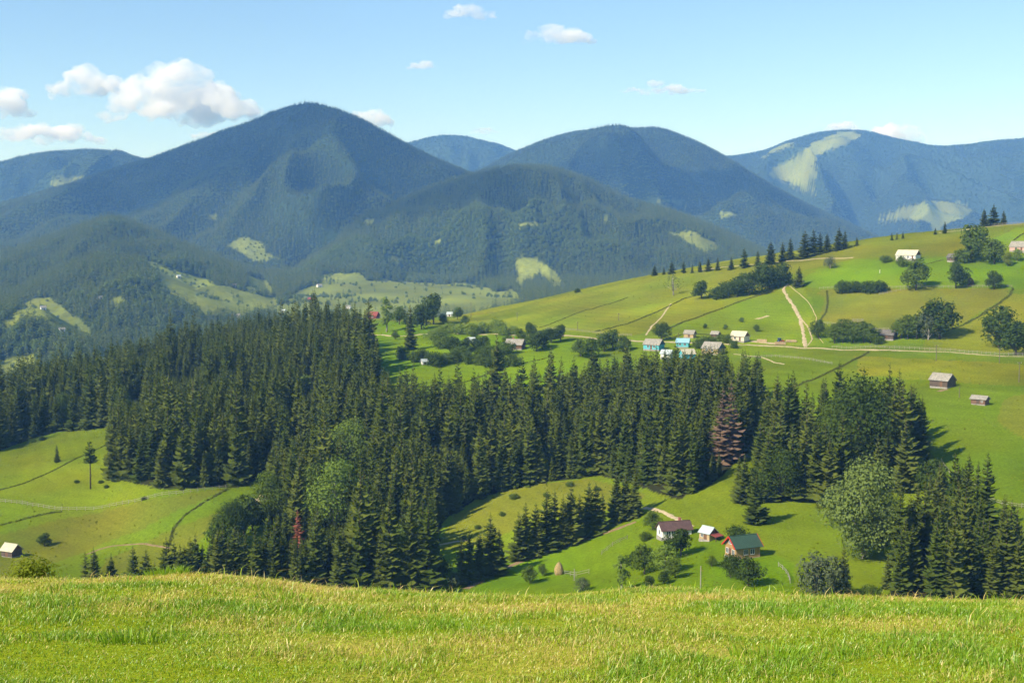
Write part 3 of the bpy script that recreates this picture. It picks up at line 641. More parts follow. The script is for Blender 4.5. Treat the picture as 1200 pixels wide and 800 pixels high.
spruces([(182,700,44),(192,702,58),(212,700,66),(224,698,72),(246,694,62),(256,696,80),(268,696,66),(276,694,84),(288,694,70),(296,692,58),(300,696,80),(312,694,64),(322,694,84),(240,700,50)], "spruce filling the dark foot of the forest left of the rust red dead tree", "spruces at the dark forest foot", wide=1.25)
spruces([(250,680,60),(262,676,70),(280,680,62),(306,690,66),(318,690,72),(330,690,60)], "spruce at the forest foot beside the foreground mound", "spruces at the forest foot", wide=1.2)
spruces([(767,323,14),(778,322,10),(787,321,16),(801,320,15),(811,320,10),(820,319,14),(830,318,17),(841,317,16),(857,316,15),(872,314,24),(888,311,18),(903,310,28),(917,306,24),(926,304,26)], "spruce in the thin line along the crest above the bushes", "spruces in the thin crest line", wide=1.6)
spruces([(943,302,32),(953,299,31),(961,297,25),(969,296,23),(983,293,28),(990,292,22)], "spruce in the tight dark group on the crest", "spruces in the tight crest group", wide=1.65)
spruces([(1004,288,11),(1045,282,10),(1051,281,9),(1058,280,9),(1096,275,9),(1107,274,15)], "small spruce standing apart along the bare crest", "small spruces along the bare crest", wide=1.4)
spruces([(1153,266,22),(1164,264,26),(1176,263,17)], "spruce in the group of three at the top of the hill", "three spruces at the hilltop", wide=1.7)
spruces([(886,613,62)], "spruce standing forward on bare ground above the green roof", "lone spruce above the green roof", pick=2, wide=1.3)
spruces([(872,590,60),(866,586,52)], "spruce at the clearing edge above the farm", "spruces at the clearing edge", wide=1.3)
spruces([(914,560,90),(922,556,120),(930,552,108),(939,555,80)], "tall spruce left of the big dark broadleaf tree", "tall spruces left of the dark broadleaf", wide=1.1)
spruces([(899,588,88),(906,580,96),(928,586,92),(944,582,104),(957,588,96),(971,592,84),(890,572,84)], "spruce closing the gap at the left front of the tall clump", "spruces at the left front of the clump", wide=1.15)
spruces([(1046,560,110),(1056,562,118),(1066,556,104),(1075,552,92),(1060,575,90),(1040,552,96)], "tall spruce at the clump end casting long shadows on the field", "tall spruces at the clump end", wide=1.15)
spruces([(988,700,64),(1178,700,106),(1192,704,80),(1122,640,78),(1112,650,60),(1130,652,70),(1085,640,60),(1096,690,80),(1108,694,90),(1150,698,96),(1163,702,72),(1040,690,44),(1068,690,80)], "spruce in the near stand behind the meadow brow", "spruces in the near stand", wide=1.2)
spruces([(67,542,22)], "small lone spruce on the left hayfield", "small lone spruce", wide=1.2)
spruces([(481,410,54)], "tall narrow spruce between the cottage gardens and the road", "tall narrow garden spruce", pick=1, wide=1.2)
spruces([(418,442,78),(428,444,80),(437,440,60),(409,440,70)], "tall spruce at the forest corner beside the bright plateau", "tall spruces at the forest corner", wide=1.1)
spruces([(936,336,26)], "broad conical tree beside the top of the eroded track", "conical tree beside the track", pick=2, wide=1.7)
for px, py, h in ((846,545,92), (856,542,98)):
    px_tree("dead_spruce", DEADSPR[0], px, py, h, 20.0, "dead grey brown spruce at the forest edge", "dead spruce", "dead spruces at the forest edge", 1.45)
px_tree("dead_spruce", DEADSPR[1], 349, 642, 46, 20.0, "small rust red dead spruce among green ones", "dead spruce", None, 1.45)
# pine with a bare stem
p = hit(106, 573); h = 58 * p.y / F_PX
e = empty("pine_tree", p); tag(e, "lone pine with a tall bare trunk on the left hayfield", "pine")
t_ = MB().tube([(0,0,-1),(0.1,0,h*0.4),(0.0,0.1,h*0.98)], [0.28,0.2,0.04], 8).build("trunk", M_BARK, e, True)
cm = spruce_crown(180, h, 0.60, 2.6, 12, 9, 0.30, 0.7); link("crown", cm, M_SPRUCE, e)
mb = MB()
for a, zf, ln in ((0.4, 0.5, 0.7), (2.5, 0.42, 0.6), (4.3, 0.35, 0.5), (1.6, 0.55, 0.8)): mb.tube([(0, 0, h*zf), (math.cos(a)*ln, math.sin(a)*ln, h*zf+0.1)], [0.05, 0.015], 5)
mb.build("dead_branch", M_BARK, e)

# ------------------------------------------------------------------ broadleaf trees and bushes
def leaf_mesh(seed, lumps, n, size, flat=0.8):
    r = np.random.default_rng(seed); L = np.array([(*c, *rr) for c, rr in lumps]); w = (L[:, 3] * L[:, 4] * L[:, 5]) ** 0.75; w /= w.sum()
    k = r.choice(len(L), n, p=w); d = r.normal(size=(n, 3)); d /= np.linalg.norm(d, axis=1)[:, None]
    rad = (0.45 + 0.6 * r.random(n) ** 0.6)[:, None]; P = L[k, :3] + d * rad * L[k, 3:6]
    # twigs: pull leaves into little tufts with gaps between them
    cellv = np.floor(P / (size * 2.6)); hsh = _hash(cellv[:, 0] + cellv[:, 2] * 57, cellv[:, 1], seed); keep = hsh > 0.20
    P, d = P[keep], d[keep]; n = len(P)
    nr = d + r.normal(size=(n, 3)) * 0.40 + np.array((0, 0, 0.35)); nr /= np.linalg.norm(nr, axis=1)[:, None]
    a = np.cross(nr, r.normal(size=(n, 3))); a /= np.linalg.norm(a, axis=1)[:, None]; b = np.cross(nr, a)
    s = (size * (0.55 + 0.9 * r.random(n)))[:, None]
    V = np.stack([P - a * s, P - b * s * 0.6, P + a * s, P + b * s * 0.6], 1).reshape(-1, 3)
    return mesh_np("crown", V, np.arange(4 * n).reshape(n, 4), smooth=False)
def broadleaf(seed, H, W, lumps_n, n, size, mat, bark=None, trunk=0.2, top=0.5, tall=1.0):
    r = np.random.default_rng(seed); lumps = []; zc = H * (trunk + (1 - trunk) * top)
    for i in range(lumps_n):
        a = r.random() * 6.283; q = math.sqrt(r.random()) * 0.62; zz = H * trunk + (H * (1 - trunk)) * (0.16 + 0.70 * (i + r.random()) / lumps_n)
        env = math.sin(math.pi * min(1, max(0.06, (zz - H * trunk * 0.7) / (H * (1 - trunk * 0.7)))) ** 0.8)
        rr = W * 0.5 * (0.36 + 0.26 * r.random()) * (0.6 + 0.4 * env)
        lumps.append(((math.cos(a) * q * W * 0.5 * env * 1.15, math.sin(a) * q * W * 0.5 * env * 1.15, min(zz, H - rr * 0.8 * tall)), (rr, rr, rr * 0.85 * tall)))
    cr = leaf_mesh(seed + 1, lumps, n, size); cr.materials.append(mat)
    mb = MB(); r0 = max(0.06, H * 0.022); mb.tube([(0, 0, -0.9), (0.03 * H * 0.3, 0, H * trunk), (0, 0.02 * H, H * 0.7)], [r0 * 1.3, r0, r0 * 0.3], 7)
    for (c, rr) in lumps[::2]: mb.tube([(0, 0, H * trunk * (0.8 + 0.5 * r.random())), (c[0] * 0.55, c[1] * 0.55, c[2] * 0.75), c], [r0 * 0.55, r0 * 0.35, r0 * 0.1], 5)
    tm = mb.mesh("trunk", True); tm.materials.append(bark or M_BARK)
    return cr, tm
L_DARK = mat_leaf("dark_leaves", (0.044, 0.072, 0.011), (0.068, 0.100, 0.016), 0.22)
L_MID = mat_leaf("green_leaves", (0.078, 0.120, 0.014), (0.115, 0.160, 0.020), 0.27)
L_PALE = mat_leaf("pale_leaves", (0.165, 0.235, 0.032), (0.195, 0.260, 0.040), 0.3)
L_WILLOW = mat_leaf("willow_leaves", (0.165, 0.215, 0.050), (0.180, 0.230, 0.056), 0.3)
L_LIME = mat_leaf("yellow_leaves", (0.17, 0.21, 0.02), (0.21, 0.25, 0.028), 0.35)
L_GREY = mat_leaf("grey_leaves", (0.09, 0.115, 0.05), (0.11, 0.13, 0.06), 0.2)
BL = {   # each about 10 m tall as drawn
 "dark": [broadleaf(300 + i, 10, 9.5, 16, 2600, 0.34, L_DARK, trunk=0.14) for i in range(3)],
 "mid": [broadleaf(320 + i, 10, 9.5, 15, 2400, 0.34, L_MID, trunk=0.16) for i in range(3)],
 "pale": [broadleaf(340 + i, 10, 8.5, 15, 2000, 0.34, L_PALE, M_PALEBARK, trunk=0.15) for i in range(2)],
 "bush": [broadleaf(360 + i, 10, 17, 18, 2200, 0.55, L_DARK, trunk=0.02) for i in range(3)],
 "midbush": [broadleaf(380 + i, 10, 17, 18, 2200, 0.55, L_MID, trunk=0.02) for i in range(3)],
 "palebush": [broadleaf(400 + i, 10, 17, 18, 2000, 0.55, L_PALE, trunk=0.02) for i in range(2)],
 "tallpale": [broadleaf(420, 10, 3.8, 16, 1500, 0.28, L_PALE, M_PALEBARK, trunk=0.12, tall=1.3)],
 "tallmid": [broadleaf(421, 10, 5.0, 16, 1900, 0.28, L_DARK, trunk=0.08, tall=1.2)],
 "bare": [broadleaf(430, 10, 8, 18, 420, 0.22, L_GREY, M_PALEBARK, trunk=0.2)],
 "grey": [broadleaf(435, 10, 10, 16, 1500, 0.34, L_GREY, M_PALEBARK, trunk=0.05)],
 "bigdark": [broadleaf(460 + i, 10, 8.5, 30, 11000, 0.15, L_DARK, trunk=0.08) for i in range(2)],
 "bigmid": [broadleaf(464 + i, 10, 8.5, 30, 11000, 0.15, L_MID, trunk=0.08) for i in range(2)],
 "bigpale": [broadleaf(468 + i, 10, 8.5, 30, 10000, 0.15, L_PALE, M_PALEBARK, trunk=0.08) for i in range(2)],
 "willow": [broadleaf(440, 10, 8.2, 44, 24000, 0.14, L_WILLOW, M_PALEBARK, trunk=0.04, tall=1.05)],
 "lime": [broadleaf(450, 10, 8.0, 30, 13000, 0.15, L_LIME, trunk=0.02)],
}
NAMES = {"bush": "bush", "midbush": "bush", "palebush": "bush", "lime": "bush", "grey": "bush", "willow": "willow_tree"}
cnt = {}
def leafy(kind, px, py, hpx, label, group=None, wide=1.0, **kw):
    if hpx > 44 and 'big' + kind in BL: kind = 'big' + kind
    cnt[kind] = cnt.get(kind, 0) + 1; pr = BL[kind][cnt[kind] % len(BL[kind])]; nm = NAMES.get(kind, "broadleaf_tree")
    return px_tree(nm, pr, px, py, hpx * 1.12, 10.0, label, "bush" if nm == "bush" else "tree", group, wide * 1.12, **kw)
# round the farm in the hollow
leafy("dark", 877, 687, 32, "round dark tree on the lawn in front of the green roofed house")
leafy("dark", 856, 677, 27, "dark round tree close to the lit gable of the green roofed house")
leafy("mid", 834, 664, 13, "small round bush tree left of the green roofed house")
leafy("dark", 798, 652, 32, "large dark tree in front of the brown roofed farmhouse", wide=1.05)
leafy("pale", 780, 672, 34, "pale fruit tree in the farm orchard below the brown roof")
leafy("mid", 791, 677, 22, "round orchard tree tucked beside the pale fruit tree")
leafy("mid", 755, 673, 35, "loose orchard tree at the left end of the orchard", wide=0.85)
for px, py, h in ((761,689,15),(778,684,15)): leafy("dark", px, py, h, "small dark shrub at the bottom of the orchard", "small shrubs at the orchard bottom")
leafy("dark", 743, 666, 20, "dark shrubby tree at the orchard edge beside the meadow")
leafy("bush", 866, 634, 17, "wide dark bush behind the green roofed house")
leafy("mid", 765, 621, 22, "green tree behind the white gable of the farmhouse")
leafy("bush", 757, 633, 9, "low round bush left of the brown roofed farmhouse")
leafy("tallpale", 728, 692, 42, "tall slim pale shrub tree below the orchard", wide=1.0)
leafy("grey", 682, 692, 16, "low grey green bush below the haystack", wide=1.2)
leafy("mid", 621, 683, 20, "round dark tree left of the haystack"); leafy("mid", 636, 675, 15, "small round tree right beside the haystack", wide=0.8)
leafy("grey", 530, 690, 20, "grey green bush at the corner of the forest"); leafy("dark", 517, 680, 26, "dark shrub hugging the forest corner", wide=0.8)
# right hand clump
leafy("willow", 1012, 655, 110, "big pale silvery willow in front of the dark clump", wide=0.84)
leafy("dark", 1008, 556, 110, "tall dark broadleaf tree among the spruce clump", wide=0.85)
leafy("dark", 914, 588, 62, "broad dark tree at the left of the spruce clump", wide=0.95)
leafy("mid", 985, 545, 80, "green broadleaf tree between spruces of the clump", wide=0.8)
leafy("grey", 956, 702, 54, "olive bushy thicket behind the meadow brow", wide=0.8); leafy("grey", 974, 702, 50, "olive thicket beside the dark spruce behind the brow", wide=0.8)
leafy("midbush", 1020, 700, 14, "low olive bush at the foot of the willow slope")
leafy("dark", 1030, 648, 30, "dark shrub under the willow", wide=0.7)
leafy("dark", 1092, 580, 40, "dark tree at the edge of the fenced field", wide=0.9)
# pale trees in the forest
leafy("pale", 392, 628, 86, "large pale green tree inside the dark forest", wide=0.95); leafy("pale", 412, 560, 66, "pale green crown higher up inside the forest", wide=0.9)
leafy("mid", 318, 615, 60, "green broadleaf tree at the bottom edge of the forest", wide=0.9); leafy("pale", 366, 604, 56, "pale crown beside the large pale forest tree", wide=0.8)
leafy("pale", 360, 470, 30, "light crown showing among the upper forest spruces", wide=0.9)
leafy("pale", 470, 668, 50, "pale tree low at the right forest edge", wide=0.8)
fr = random.Random(8)
for i in range(34):
    px = fr.uniform(20, 860); k_ = np.argsort(np.abs(PXc - px) + 1000 * (LR != 0))[fr.randrange(0, 14)]
    if shown[k_] < 9: continue
    cnt_k = "bigpale" if i % 3 == 0 else "bigmid"; pr = BL[cnt_k][i % 2]
    put_tree("broadleaf_tree", pr, Vector((LX[k_] + 1.5, LY[k_] - 2.0, LZ[k_])), LH[k_] * fr.uniform(0.6, 0.85), 10.0, "light broadleaf crown showing between the dark forest spruces" if i % 3 == 0 else "mid green broadleaf crown showing between the dark forest spruces", "tree", "pale broadleaf crowns in the forest" if i % 3 == 0 else "green broadleaf crowns in the forest", 0.7)
for px, py, h in ((272,640,52),(286,628,44),(262,650,44),(296,622,36)): leafy("dark", px, py, h, "dark tree in the thicket on the left field edge", "trees in the left field thicket", wide=0.9)
leafy("dark", 52, 640, 15, "lone round apple tree on the left hayfield", wide=1.05)
for px in (160, 185, 225): leafy("midbush", px, 700, 30, "leafy shrub between the young spruces behind the mound", "shrubs between the young spruces")
# near bush behind the brow on the left: its distance is that of the dropping slope
ub = ray(35, 680)[0]; pb = Vector((ub * 24.0, 24.0, float(near(np.array([ub * 24.0]), np.array([24.0]))[0])))
put_tree("bush", BL["lime"][0], pb, (ray(35, 652)[1] * 24.0 - pb.z) * 1.12, 10.0, "sunlit yellow green bush just behind the left brow", "bush", None, wide=1.0)
# upper hill
leafy("dark", 775, 399, 20, "round dark tree above the turquoise houses")
leafy("mid", 1073, 340, 34, "large loose green tree below the white hill house", wide=1.0)
leafy("dark", 1120, 338, 28, "dark tree beside the brown haystack"); leafy("dark", 1165, 339, 20, "small dark tree alone on the bright hill field")
leafy("mid", 1138, 307, 40, "tallest broadleaf tree beside the small grey shed", wide=0.95)
leafy("midbush", 1128, 308, 16, "bush at the foot of the tallest hill tree", wide=0.8)
leafy("mid", 1165, 309, 28, "tree left of the hilltop house at the picture edge"); leafy("lime", 1181, 312, 16, "yellow green shrub below the edge house", wide=0.8); leafy("pale", 1192, 306, 14, "pale shrub touching the edge house")
leafy("midbush", 1038, 308, 8, "low bush left of the white hill house"); leafy("midbush", 1056, 312, 11, "low bush under the wall of the white hill house", wide=0.8)
for px in (990, 1003, 1018, 1028): leafy("bush", px, 343, 13, "dense dark bush in the low hedge on the hill field", "bushes of the low hedge", wide=0.9)
leafy("grey", 973, 315, 14, "grey scrub bush by the hilltop track")
leafy("dark", 1101, 397, 43, "tall dark tree at the corner of the brown field"); leafy("grey", 1088, 398, 34, "greyish tree leaning into the tall dark field tree", wide=0.8)
for px, h in ((1056,22),(1064,26),(1074,28)): leafy("mid", px, 397, h, "green tree in the row right of the grey roofed barn", "trees right of the grey roofed barn")
leafy("dark", 959, 396, 20, "dark round bush tree beside the eroded track")
for px, h in ((978,22),(988,26),(1000,24),(1012,24),(1020,20)): leafy("mid", px, 402, h, "green tree in the row left of the grey roofed barn", "trees left of the grey roofed barn", wide=1.05)
leafy("midbush", 1030, 403, 9, "low bush against the grey roofed barn")
leafy("dark", 1170, 407, 44, "tall dark tree of the pair by the road"); leafy("dark", 1190, 416, 38, "lower dark tree of the pair by the road", wide=1.1)
for px, py, h in ((822,350,20),(841,350,13),(864,348,22),(878,346,26),(893,340,30),(914,335,25),(902,338,24),(855,345,14)): leafy("dark" if h > 15 else "bush", px, py, h, "dark round tree in the thicket on the crest slope", "trees of the crest slope thicket", wide=1.15)
leafy("bare", 789, 346, 25, "thin leafless looking tree on the crest field")
leafy("bush", 676, 343, 5, "single dot like bush on the bare crest", wide=0.8)
for px, py, h in ((560,620,5),(588,604,5),(603,585,7),(640,582,5),(668,570,6),(700,575,5),(545,632,5),(650,598,4)): leafy("midbush", px, py, h, "low shrub dotted on the brown clearing above the spruce row", "shrubs on the brown clearing")
for px, py, h in ((40,512,6),(50,516,5),(118,566,4),(125,572,4),(90,566,4),(170,585,4),(232,570,6)): leafy("bush", px, py, h, "low dark shrub on the rough pasture round the lone pine", "shrubs on the pasture round the pine")
# cottage gardens on the plateau
leafy("dark", 508, 380, 34, "largest dark tree on the plateau edge", wide=1.0); leafy("dark", 494, 386, 27, "dark tree beside the largest plateau tree", wide=0.9)
leafy("tallpale", 453, 389, 39, "tall thin pale poplar beside the red brown house", wide=0.95)
leafy("mid", 536, 374, 14, "round tree by the tiny white shed"); leafy("mid", 468, 380, 20, "green tree behind the pale poplar")
for i, (px, py, h) in enumerate(((505,398,11),(516,394,11),(525,391,12),(540,392,12),(553,392,13),(566,390,12),(580,390,15),(590,393,11),(600,392,10))): leafy("palebush", px, py, h, "pale shrub along the upper cottage road", "pale shrubs along the cottage road", wide=0.85)
for px, py, h in ((530,415,19),(547,412,16),(558,416,18),(566,408,14)): leafy("dark", px, py, h, "dark garden tree left of the grey roofed cottage", "garden trees left of the cottage", wide=1.1)
for px, py, h in ((472,421,15),(486,424,13),(497,424,14),(509,429,16),(548,426,13),(562,428,12),(575,430,20),(585,424,15),(535,424,12)): leafy("bush" if px % 2 else "midbush", px, py, h, "round bush in the garden hedge below the cottages", "bushes of the garden hedge", wide=0.7)
for px, py, h in ((621,398,19),(629,412,22),(646,402,17),(657,400,19),(637,408,16),(610,398,12),(595,407,14)): leafy("dark" if px > 615 else "mid", px, py, h, "round green tree right of the grey roofed cottage", "garden trees right of the cottage", wide=1.05)
for px, py, h in ((680,418,20),(693,420,22),(718,408,22),(730,412,18),(708,412,20)): leafy("mid", px, py, h, "garden tree behind the forest edge left of the village", "garden trees left of the village")
for px, py, h in ((818,408,11),(826,406,12),(835,404,10),(845,400,8),(853,402,10),(860,408,9)): leafy("midbush", px, py, h, "garden bush between the village houses", "garden bushes between the village houses", wide=0.75)
for px, py, h in ((826,385,6),(850,386,6),(886,389,8),(869,378,6)): leafy("mid", px, py, h, "tiny young tree on the slope above the village", "young trees above the village")

for px, py, h in ((463,398,10),(520,408,15),(540,420,14),(568,420,15),(592,415,14),(600,428,12),(615,404,13),(640,398,12),(555,398,10),(522,426,12)): leafy("mid" if px % 2 else "midbush", px, py, h, "leafy fruit tree in the cottage orchard", "fruit trees of the cottage orchard", wide=1.0)
for px, py, h in ((478,384,12),(488,380,14),(520,380,12),(545,380,10)): leafy("mid", px, py, h, "small tree along the plateau edge", "small trees along the plateau edge")
# ------------------------------------------------------------------ woods on the far hills and mountains
def low_leaf(seed, H, W, n, size, mat):
    lumps = [((0, 0, H * 0.55), (W * 0.42, W * 0.42, H * 0.40)), ((W * 0.2, 0.1, H * 0.38), (W * 0.3, W * 0.3, H * 0.28)), ((-W * 0.18, -0.1, H * 0.4), (W * 0.3, W * 0.3, H * 0.3))]
    me = leaf_mesh(seed, lumps, n, size); me.materials.append(mat); return me
FAR_SRC = []; M_FARSPRUCE = mat_leaf("far_spruce_needles", (0.066, 0.098, 0.018), (0.140, 0.165, 0.036), 0.18)
for i, (px, py, rad, lab) in enumerate(((423, 345, 3.0, "lone spruce at the upper edge of the far valley meadow"), (388, 352, 2.6, "slim spruce among the far valley farmsteads"), (452, 358, 3.4, "broad spruce low on the far valley meadow"))):
    me = spruce_crown(500 + i, 20.0, 0.03, rad, 11, 7, 0.5, 0.85); me.materials.append(M_FARSPRUCE); tr = spruce_trunk(20.0, 0.26); tr.materials.append(M_BARK)
    e = px_tree("spruce_tree", (me, tr), px, py, 11, 20.0, lab, "spruce", None, 1.2, ymin=1150, ymax=3000); FAR_SRC.append([c for c in e.children if c.name.startswith("crown")][0])
L_FARLEAF = mat_leaf("far_leaves", (0.095, 0.145, 0.028), (0.135, 0.180, 0.040), 0.25)
for i, (px, py, lab) in enumerate(((405, 350, "round tree beside the far red farmhouse"), (347, 352, "round tree left of the far red farmhouse"))):
    me = low_leaf(520 + i, 12, 11, 260, 0.9, L_FARLEAF); tr = spruce_trunk(7.0, 0.2); tr.materials.append(M_BARK)
    e = px_tree("broadleaf_tree", (me, tr), px, py, 7, 12.0, lab, "tree", None, 1.2, ymin=1150, ymax=3000); FAR_SRC.append([c for c in e.children if c.name.startswith("crown")][0])
def far_points():
    P = []
    bands = np.geomspace(1120, 9000, 30)
    for y0, y1 in zip(bands, bands[1:]):
        cell = max(7.0, y0 / 400)
        xs = np.arange(-0.5 * y1, 0.5 * y1, cell); ys = np.arange(y0, y1, cell)
        a, b = np.meshgrid(xs, ys); a = a.ravel() + (rng.random(a.size) - 0.5) * cell * 0.95; b = b.ravel() + (rng.random(b.size) - 0.5) * cell * 0.95
        k = np.abs(a / b) < 0.46; a, b = a[k], b[k]; c = terr(a, b)
        i = np.clip(np.searchsorted(Y, b) - 2, 0, ny - 1); j = np.clip(np.searchsorted(U, a / b), 0, nu - 1)
        vis = (c + 26) / b > RUN[i, j] - 0.0012          # leave out only what lies well behind a brow
        a, b, c, i, j = a[vis], b[vis], c[vis], i[vis], j[vis]
        P.append(np.column_stack([a, b, c, np.full(len(a), cell), OWNER[i, j]]))
    return np.concatenate(P)
FP = far_points(); fmd = is_meadow(FP[:, 0], FP[:, 1], FP[:, 2])
keep = np.where(fmd, rng.random(len(FP)) < np.clip(0.02 + 0.9 * (fbm(FP[:, 0] / 70, FP[:, 1] / 70, 3, 47) - 0.12), 0.015, 0.7) + 0.12 * (FP[:, 1] > 2700) + 0.12 * (FP[:, 1] > 4500), True); 
glade = fbm(FP[:, 0] / 260, FP[:, 1] / 260, 3, 44); keep &= ~((glade > 0.62) & ~fmd & (rng.random(len(FP)) < 0.8))
FP, fmd = FP[keep], fmd[keep]
fpx, fpy = project(FP[:, 0], FP[:, 1], FP[:, 2])
mixw = 0.12 + 1.6 * np.clip(fbm(FP[:, 0] / 330, FP[:, 1] / 330, 3, 45) - 0.12, 0, 0.5)
mixw += 0.50 * np.exp(-((fpx - 205) / 60) ** 2 - ((fpy - 325) / 28) ** 2) + 0.45 * np.exp(-((fpx - 30) / 60) ** 2 - ((fpy - 400) / 25) ** 2) + 0.3 * np.exp(-((fpx - 130) / 50) ** 2 - ((fpy - 256) / 14) ** 2)
leafm = (rng.random(len(FP)) < mixw) | (fmd & (rng.random(len(FP)) < 0.6))
wide = FP[:, 3] / 6.6 * (0.8 + 0.35 * rng.random(len(FP))); hs = (0.72 + 0.62 * rng.random(len(FP))) * (0.9 + 0.25 * fbm(FP[:, 0] / 120, FP[:, 1] / 120, 2, 46))
hs = hs * (1 - 0.36 * np.clip((FP[:, 1] - 2600) / 1800, 0, 1)); hs = np.where(fmd, hs * 0.55, hs); wide = np.where(fmd, 0.7, wide)
scl = np.stack([wide, wide, hs], 1); scl[leafm] *= np.array((0.75, 0.75, 0.9))
pick = np.where(leafm, 3 + (rng.random(len(FP)) < 0.5), rng.integers(0, 3, len(FP))).astype(int); turn = rng.random(len(FP)) * 6.28
print("far trees", len(FP))
FLAB = {-1: "scattered woods on the far valley floor"}
for k in range(-1, len(RIDGES)):
    s = FP[:, 4] == k
    if s.sum() == 0: continue
    lab = FLAB.get(k) or "forest covering the " + RIDGES[k][1].split(",")[0].replace("spruce covered ", "").replace("forested ", "")
    instancer("forest", lab, "forest", FP[s][:, :3] - np.array((0, 0, 0.3)), scl[s], turn[s], pick[s], FAR_SRC)

# ------------------------------------------------------------------ houses, barns and sheds
W_LOG = mat_plain("honey_logs", (0.42, 0.26, 0.11), 0.8, 0.3, 0.8, 1.6, 'Z'); W_OLD = mat_plain("weathered_logs", (0.12, 0.088, 0.066), 0.9, 0.4, 0.9, 1.6, 'Z')
W_BROWN = mat_plain("brown_boards", (0.20, 0.11, 0.065), 0.85, 0.35, 0.9, 2.2, 'X'); W_RED = mat_plain("red_brown_boards", (0.20, 0.055, 0.04), 0.85, 0.3, 0.9, 2.2, 'X')
W_WHITE = mat_plain("whitewash", (0.72, 0.69, 0.62), 0.9, 0.15, 0.5); W_CREAM = mat_plain("cream_plaster", (0.66, 0.58, 0.42), 0.9, 0.2, 0.5)
W_TURQ = mat_plain("turquoise_boards", (0.12, 0.50, 0.56), 0.75, 0.2, 0.7, 2.0, 'X'); W_BLUE = mat_plain("dark_blue_boards", (0.05, 0.13, 0.20), 0.8, 0.3, 0.7, 2.0, 'X')
W_TAN = mat_plain("tan_boards", (0.50, 0.36, 0.19), 0.85, 0.3, 0.8, 2.0, 'X'); W_PINK = mat_plain("pink_plaster", (0.58, 0.36, 0.30), 0.9, 0.2, 0.6)
R_GREEN = mat_plain("green_tin", (0.040, 0.088, 0.050), 0.55, 0.25, 0.5, 2.4, 'X', 0.4); R_BROWN = mat_plain("brown_tiles", (0.125, 0.072, 0.062), 0.7, 0.3, 0.8, 2.0, 'X')
R_GREY = mat_plain("grey_shingles", (0.34, 0.31, 0.25), 0.9, 0.35, 1.0, 2.6, 'X'); R_DARK = mat_plain("dark_shingles", (0.17, 0.155, 0.135), 0.9, 0.4, 1.0, 2.6, 'X')
R_CREAM = mat_plain("pale_sheeting", (0.60, 0.54, 0.38), 0.8, 0.25, 0.8, 2.4, 'X'); R_TIN = mat_plain("light_tin", (0.52, 0.58, 0.56), 0.5, 0.2, 0.6, 2.2, 'X', 0.4)
R_BLUE = mat_plain("blue_tin", (0.30, 0.52, 0.60), 0.5, 0.2, 0.6, 2.2, 'X', 0.4); R_RED = mat_plain("red_tin", (0.30, 0.07, 0.05), 0.6, 0.3, 0.6, 2.2, 'X'); TRIM_RED = mat_plain("red_trim", (0.48, 0.04, 0.025), 0.6, 0.15, 0.6)
STONE = mat_plain("plinth_stone", (0.32, 0.29, 0.25), 0.95, 0.4, 1.5); PANE = mat_plain("window_pane", (0.035, 0.045, 0.055), 0.12, 0.2, 0.5, spec=0.6); FRAME = mat_plain("white_frame", (0.75, 0.75, 0.72), 0.6, 0.1, 0.5)
BRICK = mat_plain("chimney_brick", (0.36, 0.15, 0.10), 0.9, 0.3, 2.0)

